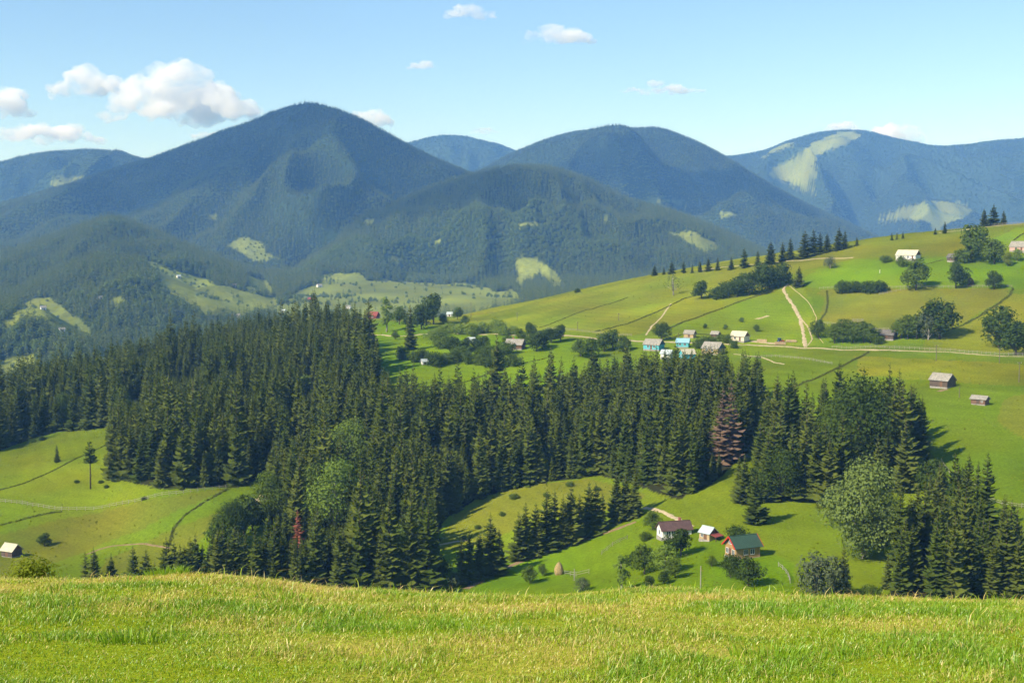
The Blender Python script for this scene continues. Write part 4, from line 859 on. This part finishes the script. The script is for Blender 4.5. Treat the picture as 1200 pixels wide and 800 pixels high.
def house(px, py, name, label, lpx, asp, rot, wall, roof, gable=None, h=2.6, rh=None, door=None, wins=(), chimney=None, cat="house", trim=None, over=0.45, ymin=150, ymax=1000, plinth=True):
    """lpx: length of the ridge as it shows in the photograph; asp: depth / length"""
    p = hit(px, py, ymin, ymax); th = R(rot) - math.atan2(p.x, p.y); L = lpx * p.y / F_PX / math.cos(R(rot)); W = L * asp; rh = rh or W * 0.42
    e = empty(name, (p.x, p.y + W * 0.45, 0), th)
    q = [(p.x + a * L / 2, p.y + W * 0.45 + b * W / 2) for a in (-1, 0, 1) for b in (-1, 0, 1)]
    e.location.z = float(np.mean(terr([i for i, j in q], [j for i, j in q]))); tag(e, label, cat)
    hx, hy = L / 2, W / 2
    if plinth: MB().box(-hx - 0.08, hx + 0.08, -hy - 0.08, hy + 0.08, -2.2, 0.28).build("plinth", STONE, e)
    else: MB().box(-hx + 0.1, hx - 0.1, -hy + 0.1, hy - 0.1, -2.2, 0.27).build("plinth", STONE, e)
    w = MB().box(-hx, hx, -hy, hy, 0.28, h); w.build("wall", wall, e)
    gb = MB()
    for sx in (-1, 1):
        a, b = (sx * hx, sx * (hx - 0.14))
        gb.add([(a, -hy, h), (a, hy, h), (a, 0, h + rh), (b, -hy, h), (b, hy, h), (b, 0, h + rh)], [(0, 1, 2), (5, 4, 3), (0, 2, 5, 3), (1, 4, 5, 2), (0, 3, 4, 1)])
    gb.build("gable", gable or wall, e)
    sl = math.hypot(hy, rh); ox = over; oy = over * hy / sl; oz = over * rh / sl; t = 0.14; rf = MB()
    for sy in (-1, 1):
        lo = Vector((0, sy * (hy + oy), h - oz)); hi = Vector((0, 0, h + rh)); nr = Vector((0, sy * rh / sl, hy / sl)) * t; pts = []
        for X in (-hx - ox, hx + ox):
            for v in (lo, hi): pts.append(Vector((X, v.y, v.z + 0.02)))
        pts += [v + nr for v in pts[:4]]
        pts[5].y = 0; pts[7].y = 0
        rf.add(pts, [(0, 1, 3, 2), (4, 6, 7, 5), (0, 4, 5, 1), (2, 3, 7, 6), (0, 2, 6, 4), (1, 5, 7, 3)])
    ro = rf.build("roof", roof, e)
    MB().box(-hx - ox, hx + ox, -0.12, 0.12, h + rh + 0.06, h + rh + 0.2).build("ridge_cap", roof, ro)
    if chimney: MB().box(chimney * hx - 0.3, chimney * hx + 0.3, hy * 0.15 - 0.3, hy * 0.15 + 0.3, h + rh * 0.4, h + rh + 0.9).build("chimney", BRICK, ro)
    if trim:
        for sx in (-1, 1):
            for sy in (-1, 1): MB().bar((sx * (hx + ox + 0.04), sy * (hy + oy), h - oz + 0.05), (sx * (hx + ox + 0.04), 0, h + rh + 0.05), 0.08, 0.32).build("bargeboard", trim, e)
    def opening(side, along, z0, w_, h_, mat, nm):
        """side: front / left / right face; along: -1..1 across that face"""
        f = {"front": Matrix.Translation((along * hx, -hy, z0)), "left": Matrix.Translation((-hx, -along * hy, z0)) @ Matrix.Rotation(-math.pi / 2, 4, 'Z'), "right": Matrix.Translation((hx, along * hy, z0)) @ Matrix.Rotation(math.pi / 2, 4, 'Z')}[side]
        a = MB().box(-w_ / 2, w_ / 2, -0.035, 0.1, 0, h_); o = a.build(nm, mat, e); o.matrix_local = f
        if nm == "window":
            fr = MB(); k = 0.055
            fr.box(-w_/2-k, w_/2+k, -0.09, 0.05, h_, h_+k); fr.box(-w_/2-k, w_/2+k, -0.11, 0.05, -k, 0); fr.box(-w_/2-k, -w_/2, -0.09, 0.05, 0, h_); fr.box(w_/2, w_/2+k, -0.09, 0.05, 0, h_); fr.box(-0.04, 0.04, -0.08, 0.05, 0, h_)
            fr.build("frame", FRAME, o)
    if door: opening(door[0], door[1], 0.3, 1.0, min(2.0, h - 0.45), W_BROWN if wall is not W_BROWN else W_OLD, "door")
    for wv in wins: opening(wv[0], wv[1], wv[2], wv[3] if len(wv) > 3 else 1.0, 1.15 if len(wv) < 5 else wv[4], PANE, "window")
    return e, L, W, h, rh
house(872, 655, "log_house", "new log house with dark green roof and red bargeboards in the hollow", 28, 0.74, 33, W_LOG, R_GREEN, h=3.0, door=("left", -0.1), wins=(("left", -0.55, 1.0), ("left", 0.5, 1.0), ("left", -0.16, 3.3, 0.7, 0.8), ("left", 0.16, 3.3, 0.7, 0.8), ("front", -0.2, 1.1), ("front", 0.35, 1.1)), trim=TRIM_RED, over=0.6)
house(791, 630, "farmhouse", "white farmhouse with a long brown tiled roof in the hollow", 34, 0.52, 22, W_WHITE, R_BROWN, W_WHITE, h=2.2, door=("front", 0.1), wins=(("front", -0.6, 0.8), ("front", -0.25, 0.8), ("front", 0.6, 0.8), ("left", 0.0, 0.8)), chimney=0.4)
e, L, W, h, rh = house(831, 634, "farm_shed", "small farm shed with light tin roof and red lean to porch", 12, 0.95, -40, W_TAN, R_TIN, W_BROWN, h=1.9, door=("front", 0.2), wins=(("front", -0.4, 0.9, 0.7, 0.8),), cat="shed", over=0.3)
MB().add([(L/2-0.05,-W/2,1.8),(L/2-0.05,W/2,1.8),(L/2+2.1,W/2,1.35),(L/2+2.1,-W/2,1.35),(L/2-0.05,-W/2,1.9),(L/2-0.05,W/2,1.9),(L/2+2.1,W/2,1.45),(L/2+2.1,-W/2,1.45)],[(0,1,2,3),(7,6,5,4),(0,4,5,1),(1,5,6,2),(2,6,7,3),(3,7,4,0)]).build("porch_roof", R_RED, e)
for s_ in (-1, 1): MB().bar((L/2+1.95, s_*(W/2-0.15), -1.2), (L/2+1.95, s_*(W/2-0.15), 1.4), 0.14).build("porch_post", W_OLD, e)
house(1107, 455, "hay_barn", "larger weathered log barn with grey shingle roof on the bright field", 20, 0.72, -33, W_OLD, R_GREY, h=2.6, door=("front", 0.3), cat="barn", plinth=False)
house(1150, 475, "hay_barn", "smaller low log barn with pale roof below the larger grey barn", 16, 0.62, -24, W_BROWN, R_GREY, h=1.9, rh=0.95, door=("front", 0.0), wins=(("front", 0.55, 0.9, 0.6, 0.5),), cat="barn", plinth=False)
house(11, 653, "hay_hut", "little hut with a bright pale roof on the left hayfield", 12, 0.85, -48, W_OLD, R_CREAM, W_BROWN, h=2.0, rh=1.6, door=("front", 0.0), cat="hut", plinth=False)
house(1066, 306, "hill_house", "white house with cream roof high on the hill", 22, 0.55, -26, W_WHITE, R_CREAM, W_BROWN, h=2.7, wins=(("front", -0.45, 1.0), ("front", 0.25, 1.0)), door=("front", 0.7))
house(1118, 307, "grey_shed", "small dark grey shed under the tall hill tree", 9, 0.9, -30, W_OLD, R_DARK, h=2.1, cat="shed", plinth=False, door=("front", 0.0))
house(1199, 296, "edge_house", "grey shingled house cut by the right picture edge on the hilltop", 20, 0.7, -20, W_PINK, R_GREY, h=2.4, wins=(("front", -0.3, 0.9),), door=("front", 0.3))
house(1041, 399, "old_barn", "old dark barn with grey roof between the road trees", 19, 0.62, -22, W_OLD, R_DARK, h=2.2, cat="barn", plinth=False, door=("front", 0.2))
house(868, 401, "village_house", "cream village house with a tall pale gable roof", 16, 0.75, -28, W_CREAM, R_CREAM, W_BROWN, h=2.5, rh=2.2, door=("front", 0.4), wins=(("front", -0.3, 1.0),))
house(837, 415, "village_house", "pale roofed village house with tan front and dark blue gable", 19, 0.75, -30, W_TAN, R_GREY, W_BLUE, h=2.4, wins=(("front", -0.4, 1.0), ("front", 0.3, 1.0), ("right", 0.0, 0.9)))
house(806, 422, "village_house", "small bright turquoise house with pale roof at the forest edge", 14, 0.8, 26, W_TURQ, R_CREAM, W_TURQ, h=2.5, door=("front", 0.2), wins=(("left", 0.0, 1.0),))
house(801, 408, "village_house", "turquoise house with light blue roof behind the small turquoise one", 14, 0.7, -10, W_TURQ, R_BLUE, h=2.4, wins=(("front", -0.4, 1.0), ("front", 0.4, 1.0)))
house(767, 411, "village_house", "grey roofed turquoise house below the round dark tree", 18, 0.7, -28, W_TURQ, R_GREY, W_BLUE, h=2.5, wins=(("front", -0.4, 1.0), ("front", 0.4, 1.0)), door=("front", 0.0))
house(782, 421, "village_house", "white house with pink gable and pale roof among village spruces", 11, 0.8, -24, W_WHITE, R_TIN, W_PINK, h=2.3, wins=(("front", 0.0, 1.0),))
house(809, 396, "village_cabin", "small grey roofed cabin at the upper edge of the village", 11, 0.75, -22, W_TAN, R_GREY, W_OLD, h=2.0, cat="cabin", door=("front", 0.1))
house(839, 396, "village_shed", "tiny dark shed between the village gardens", 8, 0.8, -25, W_OLD, R_GREY, h=1.8, cat="shed", plinth=False, door=("front", 0.0))
house(604, 410, "cottage", "grey roofed cottage with brown porch among garden trees", 19, 0.7, -20, W_BROWN, R_GREY, W_OLD, h=2.2, door=("front", 0.2), wins=(("front", -0.4, 0.9),), chimney=-0.3)
house(552, 403, "garden_shed", "small pale roofed shed half hidden by garden trees", 8, 0.8, -15, W_WHITE, R_TIN, h=1.9, cat="shed", plinth=False, door=("front", 0.0))
house(497, 428, "garden_shed", "tiny white shed in front of the garden hedge", 6, 0.9, 20, W_WHITE, R_TIN, h=1.6, cat="shed", plinth=False, door=("front", 0.0))
house(436, 373, "red_house", "red brown house on the plateau edge beside the pale poplar", 13, 0.7, -24, W_RED, R_RED, h=2.6, wins=(("front", -0.4, 1.0), ("front", 0.3, 1.0)))
house(527, 370, "plateau_hut", "tiny white hut by the plateau trees", 6, 0.9, -10, W_WHITE, R_TIN, h=1.9, cat="hut", plinth=False, door=("front", 0.0))
FARH = dict(ymin=1150, ymax=3200)
house(365, 354, "far_farmhouse", "red farmhouse on the far valley meadow", 8, 0.6, -15, W_RED, R_RED, h=3.2, wins=(("front", -0.4, 1.0), ("front", 0.3, 1.0)), **FARH)
for px, py, l, lab in ((331, 367, 6, "white farmhouse low on the far valley floor"), (374, 337, 5, "small white house at the foot of the far spruce hill"), (274, 337, 5, "white house high on the far left meadow flank"), (209, 327, 4, "tiny white house in the far hillside clearing"), (50, 363, 6, "pale roofed farm in the far left clearing"), (72, 389, 6, "lower pale house of the far left clearing"), (118, 352, 4, "lone house inside the far mixed wood"), (276, 374, 9, "white house peeping over the forest top"), (408, 362, 5, "white house below the far red farmhouse")):
    house(px, py, "far_house", lab, l, 0.7, random.choice((-20, 15, 30)), W_WHITE, R_TIN if px % 2 else R_GREY, h=3.0, door=("front", 0.2), wins=(("front", -0.4, 1.0),), **FARH)

# ------------------------------------------------------------------ haystacks, tractor, timber, poles
HAY = mat_plain("dry_hay", (0.42, 0.30, 0.13), 0.95, 0.45, 3.0, 5.0, 'Z'); OLDHAY = mat_plain("old_hay", (0.11, 0.075, 0.05), 0.95, 0.45, 3.0)
WOODPOST = mat_plain("grey_wood", (0.30, 0.265, 0.215), 0.9, 0.35, 2.0); DARKPOST = mat_plain("pole_wood", (0.15, 0.12, 0.095), 0.9, 0.35, 2.0)
def haystack(px, py, hpx, label, mat, asp=0.72):
    p = hit(px, py); H = hpx * p.y / F_PX; e = empty("haystack", p); tag(e, label, "haystack"); b = bmesh.new(); n = 18; prof = [(0.40, -0.05), (0.5, 0.12), (0.52, 0.35), (0.46, 0.55), (0.34, 0.75), (0.18, 0.92), (0.02, 1.0)]
    rings = [[b.verts.new((math.cos(6.283*k/n) * r * asp * H * (1 + 0.07 * random.uniform(-1, 1)), math.sin(6.283*k/n) * r * asp * H * (1 + 0.07 * random.uniform(-1, 1)), z * H * (1 + 0.02 * random.uniform(-1, 1)))) for k in range(n)] for r, z in prof]
    for a, c in zip(rings, rings[1:]):
        for k in range(n): b.faces.new((a[k], a[(k+1) % n], c[(k+1) % n], c[k]))
    b.faces.new(rings[-1]); me = bpy.data.meshes.new("hay"); b.to_mesh(me); b.free(); link("hay", me, mat, e)
    MB().tube([(0, 0, H * 0.8), (0.05, 0, H * 1.14)], [0.08, 0.05], 6).build("pole", DARKPOST, e)
haystack(655, 673, 15, "tan haystack on its pole in the meadow below the spruce row", HAY)
haystack(1137, 334, 9, "dark old haystack beside the dark hill tree", OLDHAY, 0.9)
ORANGE = mat_plain("orange_paint", (0.62, 0.13, 0.03), 0.5, 0.15, 0.8); RUBBER = mat_plain("tyre_rubber", (0.03, 0.03, 0.03), 0.9, 0.2, 1.0); BLUEP = mat_plain("blue_paint", (0.05, 0.12, 0.24), 0.5, 0.15, 0.8)
p = hit(915, 402); tr = empty("tractor", p, R(20)); tag(tr, "orange tractor parked by the timber piles", "tractor")
MB().box(-0.2, 1.7, -0.42, 0.42, 0.75, 1.45).box(1.5, 1.85, -0.38, 0.38, 0.7, 1.3).build("bonnet", ORANGE, tr)
cb = MB().box(-1.35, -0.2, -0.7, 0.7, 0.75, 1.3).box(-1.4, -0.1, -0.78, 0.78, 2.35, 2.5)
for a in (-1.3, -0.28):
    for b in (-0.66, 0.66): cb.bar((a, b, 1.3), (a, b, 2.38), 0.09)
cab = cb.build("cab", BLUEP, tr); MB().box(-1.25, -0.33, -0.64, 0.64, 1.32, 2.3).build("window", PANE, cab)
for x_, y_, r_, w_ in ((-0.85, -0.85, 0.75, 0.4), (-0.85, 0.85, 0.75, 0.4), (1.3, -0.7, 0.45, 0.28), (1.3, 0.7, 0.45, 0.28)):
    wh = MB().tube([(x_, y_ - w_/2, r_), (x_, y_ + w_/2, r_)], [r_, r_], 16).build("wheel", RUBBER, tr); MB().tube([(x_, y_ - w_/2 - 0.03, r_), (x_, y_ + w_/2 + 0.03, r_)], [r_ * 0.5, r_ * 0.5], 12).build("rim", ORANGE, wh)
MB().tube([(0.9, 0.2, 1.4), (0.9, 0.2, 2.2)], [0.05, 0.05], 6).build("exhaust", RUBBER, tr)
def timber(px, py, label, n, ln, rot):
    p = hit(px, py); e = empty("timber_pile", p, R(rot)); tag(e, label, "timber pile"); k = 0
    while n > 0:
        for i in range(n): MB().tube([(-ln/2 + random.uniform(-.2,.2), (i - n/2) * 0.42, 0.2 + k * 0.36), (ln/2 + random.uniform(-.2,.2), (i - n/2) * 0.42, 0.2 + k * 0.36)], [0.21, 0.19], 8).build("log", W_TAN, e)
        n -= 1; k += 1
timber(914, 404, "stack of fresh logs in front of the orange tractor", 4, 5.0, 5); timber(927, 401, "low stack of logs right of the orange tractor", 3, 5.0, -8); timber(893, 401, "log stack beside the cream village house", 4, 4.5, -20)
p = hit(1005, 378); e = empty("hay_rack", p); tag(e, "pale wooden hay rack standing in the brown field", "hay rack")
for x_ in (-2.2, 0, 2.2): MB().bar((x_, 0, -0.5), (x_, 0, 1.8), 0.16).build("post", WOODPOST, e)
for z_ in (0.6, 1.1, 1.6): MB().bar((-3, -0.12, z_), (3, -0.12, z_), 0.14).build("rail", WOODPOST, e)
def pole(px, py, hpx, label, group=None, mat=DARKPOST, cross=True):
    p = hit(px, py); H = max(1.8, hpx * p.y / F_PX); e = empty("utility_pole", p); tag(e, label, "pole", group)
    MB().tube([(0, 0, -1), (0, 0, H)], [0.16, 0.11], 8).build("post", mat, e)
    if cross:
        c = MB().bar((-0.7, -0.14, H - 0.35), (0.7, -0.14, H - 0.35), 0.12).build("crossarm", mat, e)
        for x_ in (-0.6, 0.6): MB().tube([(x_, -0.14, H - 0.29), (x_, -0.14, H - 0.1)], [0.05, 0.04], 6).build("insulator", FRAME, c)
for px, py, h in ((1097,423,19),(1171,426,18)): pole(px, py, h, "wooden utility pole just below the road fence", "poles below the road fence")
pole(1194, 448, 24, "tall utility pole standing alone in the bright field"); pole(1124, 466, 12, "short post beside the larger grey barn", cross=False)
for px, py, h in ((606,376,10),(677,387,10),(725,376,9)): pole(px, py, h, "small pole on the olive crest field", "poles on the olive crest field")
pole(552, 372, 18, "pole at the end of the crest field by the plateau trees"); pole(821, 690, 28, "slim pale pole on the lawn before the farm shed", mat=WOODPOST, cross=False); pole(673, 680, 14, "slim pole by the haystack fence", mat=WOODPOST, cross=False); pole(901, 340, 10, "pole beside the top of the eroded track")
pole(1031, 320, 4, "white post standing in the bright hill field", mat=FRAME, cross=False); pole(795, 404, 14, "pole between the village houses")

# ------------------------------------------------------------------ fences and hedgerows
def fence(pix, label, h=1.25, mat=WOODPOST, group=None):
    P = world_line(pix, 2.2); mb = MB(); zs = terr(P[:, 0], P[:, 1])
    for i in range(len(P)):
        a = (P[i][0], P[i][1], zs[i]); mb.bar((a[0], a[1], a[2] - 0.4), (a[0] + random.uniform(-.08,.08), a[1], a[2] + h * random.uniform(0.95, 1.15)), 0.11)
        if i + 1 < len(P):
            for f in (0.45, 0.88): mb.bar((a[0], a[1] - 0.1, a[2] + h * f + random.uniform(-.06,.06)), (P[i+1][0], P[i+1][1] - 0.1, zs[i+1] + h * f + random.uniform(-.06,.06)), 0.05, 0.10)
    o = mb.build("rail_fence", mat); return tag(o, label, "fence", group)
L_HEDGE = mat_leaf("hedge_leaves", (0.095, 0.115, 0.022), (0.13, 0.14, 0.03), 0.25)
def hedgerow(pix, label, h=0.9, w=1.1, dens=20, group=None):
    h *= 0.52; w *= 0.6
    P = world_line(pix, 0.5); n = len(P); r = np.random.default_rng(len(P)); k = r.integers(0, n, n * dens // 2)
    hh = h * (0.45 + 0.75 * np.clip(0.5 + fbm(P[k, 0] / 3, P[k, 1] / 3, 3, 7), 0, 1.3)); x_ = P[k, 0] + r.normal(size=len(k)) * w * 0.4; y_ = P[k, 1] + r.normal(size=len(k)) * w * 0.4
    C = np.column_stack([x_, y_, terr(x_, y_) + r.random(len(k)) * hh]); a = r.normal(size=(len(k), 3)); a /= np.linalg.norm(a, axis=1)[:, None]; b = np.cross(a, r.normal(size=(len(k), 3))); b /= np.linalg.norm(b, axis=1)[:, None]; s = (0.12 + 0.2 * r.random(len(k)))[:, None]
    V = np.stack([C - a*s, C - b*s*0.7, C + a*s, C + b*s*0.7], 1).reshape(-1, 3)
    o = link("hedgerow", mesh_np("hedgerow", V, np.arange(len(V)).reshape(-1, 4), smooth=False), L_HEDGE); return tag(o, label, "hedgerow", group)
fence([(-20,587),(20,590),(45,595),(70,599),(100,598),(130,594),(165,589),(215,580),(265,573)], "long pale rail fence winding across the left hayfield")
hedgerow([(-20,620),(20,611),(50,603),(72,600)], "overgrown dark field edge joining the left rail fence")
hedgerow([(266,574),(250,583),(235,592),(215,606),(203,622),(198,640)], "curved dark overgrown bank beside the left hayfield")
hedgerow([(-20,582),(30,566),(60,553),(90,537),(130,520)], "sunken weedy track edge climbing to the left forest", 0.5)
fence([(975,408),(1020,408),(1060,409),(1120,412),(1215,417)], "rail fence along the upper side of the dirt road")
fence([(1103,543),(1110,556),(1130,565),(1150,572),(1157,590),(1175,594),(1220,598)], "curved rail fence in the corner of the bright field", 1.2)
hedgerow([(880,475),(905,466),(935,452),(965,440),(990,428),(1018,413)], "dark overgrown bank running down from the road to the dead spruces", 1.3)
hedgerow([(1082,398),(1108,389),(1130,381),(1150,370),(1170,357),(1184,346),(1187,338)], "dark overgrown bank bordering the brown hill field", 1.5, 1.6)
fence([(960,339),(1000,337),(1050,338),(1100,337),(1140,337),(1186,337)], "rail fence along the top of the brown hill field")
hedgerow([(969,341),(970,355),(968,366),(960,378),(956,388)], "short dark bank between track and brown field", 0.9)
hedgerow([(697,389),(725,382),(755,372),(780,361),(800,351),(830,342)], "dark bank dividing olive and yellow fields on the crest slope", 1.0)
hedgerow([(780,387),(800,378),(840,364),(870,353),(905,342)], "dark bank rising from the village to the crest thicket", 1.2)
hedgerow([(632,384),(660,374),(700,360),(735,349)], "faint weedy line across the olive crest field", 0.5)
fence([(965,380),(1000,383),(1035,388),(1065,388)], "rail fence behind the road trees below the brown field")
fence([(868,421),(905,418),(940,421),(975,427)], "pale rail fence between the small village hayfields", 1.0)
hedgerow([(830,402),(870,394),(800,392),(778,398)], "weedy garden edge behind the village cabins", 0.8)
fence([(1085,334),(1060,340),(1030,346)], "short pale fence below the loose green hill tree")
hedgerow([(1188,282),(1200,274),(1215,268)], "dark bank at the top of the hill by the picture edge", 1.2)
hedgerow([(1060,318),(1085,310),(1105,305)], "weedy line from the white hill house to the grey shed", 0.6)
fence([(742,604),(720,613),(700,622)], "rail fence below the upper end of the spruce row", 1.1)
fence([(690,672),(675,676),(662,674)], "short rail fence beside the haystack"); fence([(735,632),(718,640),(705,650)], "old rail fence on the slope left of the farmhouse", 1.1)
fence([(912,664),(920,668),(925,676),(926,684)], "curved rail fence at the right of the green roofed house", 1.0)
fence([(640,386),(690,390),(740,394)], "rail fence along the road below the olive field", 1.1)
fence([(1100,272),(1140,267),(1170,264),(1210,261)], "hilltop fence by the three ridge spruces", 1.2); hedgerow([(455,452),(500,455),(545,448),(600,428),(640,420)], "dark field edge along the plateau gardens", 0.7)

# coarse tufts and weeds the mower left on the pastures
n = 60000; yy = 240 + 640 * rng.random(n) ** 0.8; xx = (rng.random(n) * 2 - 1) * 0.45 * yy; zz = terr(xx, yy); px, py = project(xx, yy, zz); k = np.zeros(n, bool)
for poly in WOODS: k |= inside(px, py, poly)
k = ~k & (fbm(xx / 12, yy / 12, 3, 66) + 0.5 * fbm(xx / 60, yy / 60, 2, 67) > 0.12 - 0.1 * rng.random(n)); xx, yy, zz = xx[k], yy[k], zz[k]; n = len(xx)
a = rng.normal(size=(n, 3)); a[:, 2] = 0; a /= np.linalg.norm(a, axis=1)[:, None]; s_ = (0.12 + 0.28 * rng.random(n) ** 2)[:, None]; hh = (0.08 + 0.26 * rng.random(n) ** 2)[:, None] * np.array((0, 0, 1.0)); C0 = np.column_stack([xx, yy, zz])
lean = rng.normal(size=(n, 3)) * 0.12; V = np.stack([C0 - a * s_, C0 + a * s_, C0 + a * s_ * 0.5 + hh + lean, C0 - a * s_ * 0.6 + hh * 0.8 + lean], 1).reshape(-1, 3)
o = link("pasture_tufts", mesh_np("pasture_tufts", V, np.arange(len(V)).reshape(-1, 4), smooth=False), mat_leaf("weed_leaves", (0.125, 0.175, 0.012), (0.19, 0.20, 0.025), 0.35)); tag(o, "coarse grass tufts and weeds strewn over the pastures", "grass", kind="stuff")

# ------------------------------------------------------------------ clouds and haze
M_CLOUD = bpy.data.materials.new("cloud_vapour"); M_CLOUD.use_nodes = True; nt = M_CLOUD.node_tree; nt.nodes.remove(nt.nodes["Principled BSDF"])
pv = nt.nodes.new("ShaderNodeVolumePrincipled"); pv.inputs["Color"].default_value = (1, 1, 1, 1); pv.inputs["Absorption Color"].default_value = (1, 1, 1, 1); pv.inputs["Density"].default_value = 0.006; pv.inputs["Anisotropy"].default_value = 0.0
nt.links.new(pv.outputs[0], nt.nodes["Material Output"].inputs["Volume"])
M_SKYCLOUD = bpy.data.materials.new("broken_cloud_vapour"); M_SKYCLOUD.use_nodes = True; nt = M_SKYCLOUD.node_tree; nt.nodes.remove(nt.nodes["Principled BSDF"])
pv = nt.nodes.new("ShaderNodeVolumePrincipled"); pv.inputs["Color"].default_value = (1, 1, 1, 1); pv.inputs["Absorption Color"].default_value = (1, 1, 1, 1)
gp = nt.nodes.new("ShaderNodeNewGeometry"); tn = nt.nodes.new("ShaderNodeTexNoise"); tn.inputs["Scale"].default_value = 1 / 420.0; tn.inputs["Detail"].default_value = 4; tn.inputs["Roughness"].default_value = 0.6
mr = nt.nodes.new("ShaderNodeMapRange"); mr.interpolation_type = 'SMOOTHSTEP'; mr.inputs[1].default_value = 0.37; mr.inputs[2].default_value = 0.68; mr.inputs[3].default_value = 0.0; mr.inputs[4].default_value = 0.009
nt.links.new(gp.outputs["Position"], tn.inputs["Vector"]); nt.links.new(tn.outputs[0], mr.inputs[0]); nt.links.new(mr.outputs[0], pv.inputs["Density"]); nt.links.new(pv.outputs[0], nt.nodes["Material Output"].inputs["Volume"])
def cloud(c, W, H, D, label, seed, mat=None):
    r = random.Random(seed); b = bmesh.new()
    for i in range(34):
        f = r.uniform(-1, 1); g = r.uniform(-0.8, 0.8); env = (1 - abs(f) ** 1.6); rr = H * r.uniform(0.14, 0.30) * (0.45 + 0.55 * env)
        m = Matrix.Translation((f * W * 0.46, g * D * 0.4, -H * 0.36 + r.uniform(0, 0.66) * H * env * (1 - 0.3 * r.random()))) @ Matrix.Diagonal((1.6 * min(1.6, W / H / 3 + 0.4), 1.4, 0.8, 1))
        bmesh.ops.create_icosphere(b, subdivisions=3, radius=rr, matrix=m)
    me = bpy.data.meshes.new("cloud"); b.to_mesh(me); b.free(); o = link("cloud", me, mat or M_CLOUD); o.location = c
    rm = o.modifiers.new("merge", 'REMESH'); rm.mode = 'VOXEL'; rm.voxel_size = min(W, H * 3) / 55
    tx = bpy.data.textures.new("billow", 'CLOUDS'); tx.noise_scale = H * 0.3; tx.noise_depth = 4
    dm = o.modifiers.new("billow", 'DISPLACE'); dm.texture = tx; dm.strength = H * 0.40; dm.mid_level = 0.5
    return tag(o, label, "cloud", kind="structure")
def sky_cloud(px, py, wpx, hpx, dist, label, seed):
    u, s = ray(px, py); k = dist / F_PX; cloud((u * dist, dist, s * dist), wpx * k, hpx * k, wpx * k * 0.5, label, seed, M_SKYCLOUD)
for i, a in enumerate([(212,108,190,70,17000,"largest white cumulus over the left ridge"),(104,93,90,46,18000,"smaller cumulus joined to the left of the largest one"),(4,116,66,46,17500,"round cumulus cut by the left picture edge"),(50,153,150,30,21000,"long flat cloud bank low over the left ridge"),(432,134,54,30,22000,"small cloud behind the tallest mountain's right shoulder"),(550,11,60,22,15000,"small cloud at the top edge of the sky"),(655,38,86,26,15000,"drawn out small cloud high over the domed mountain"),(496,75,40,14,17000,"faint puff high over the saddle"),(775,102,110,16,18000,"thin streak of cloud right of the drawn out cloud"),(566,151,34,12,22000,"tiny cloud low over the far hump"),(985,150,52,20,24000,"cloud peeping over the left of the far mountain"),(1046,154,86,28,24000,"cloud peeping over the right of the far mountain"),(240,157,44,13,22000,"thin cloud just left of the tallest mountain")]): sky_cloud(*a, 900 + i)
# clouds of the same kind stand higher up, out of the picture, between the sun and the mountains
def shade_cloud(px, py, y, alt, W, H, D, label, seed):
    u, s = ray(px, py); q = Vector((u * y, y, s * y)); k = (alt - q.z) / SUN_V.z; cloud(q + SUN_V * k, W, H, D, label, seed)
shade_cloud(360, 210, 4100, 1650, 1500, 480, 1500, "cumulus overhead shading the tallest mountain", 950)
shade_cloud(540, 232, 3050, 1650, 620, 300, 420, "small cumulus overhead shading the top of the broad spruce hill", 953)
shade_cloud(820, 245, 4700, 1700, 1500, 420, 700, "cumulus overhead shading the foot of the domed mountain", 951)
hz = MB().box(-9000, 9000, -120, 9900, -190, 720); M_HAZE = bpy.data.materials.new("valley_haze"); M_HAZE.use_nodes = True; nt = M_HAZE.node_tree; nt.nodes.remove(nt.nodes["Principled BSDF"])
pv = nt.nodes.new("ShaderNodeVolumePrincipled"); pv.inputs["Color"].default_value = (0.20, 0.46, 1.0, 1); pv.inputs["Absorption Color"].default_value = (1, 1, 1, 1); pv.inputs["Density"].default_value = 1.15e-4
nt.links.new(pv.outputs[0], nt.nodes["Material Output"].inputs["Volume"])
o = hz.build("haze", M_HAZE); tag(o, "thin blue summer haze filling the valleys", "haze", kind="stuff")
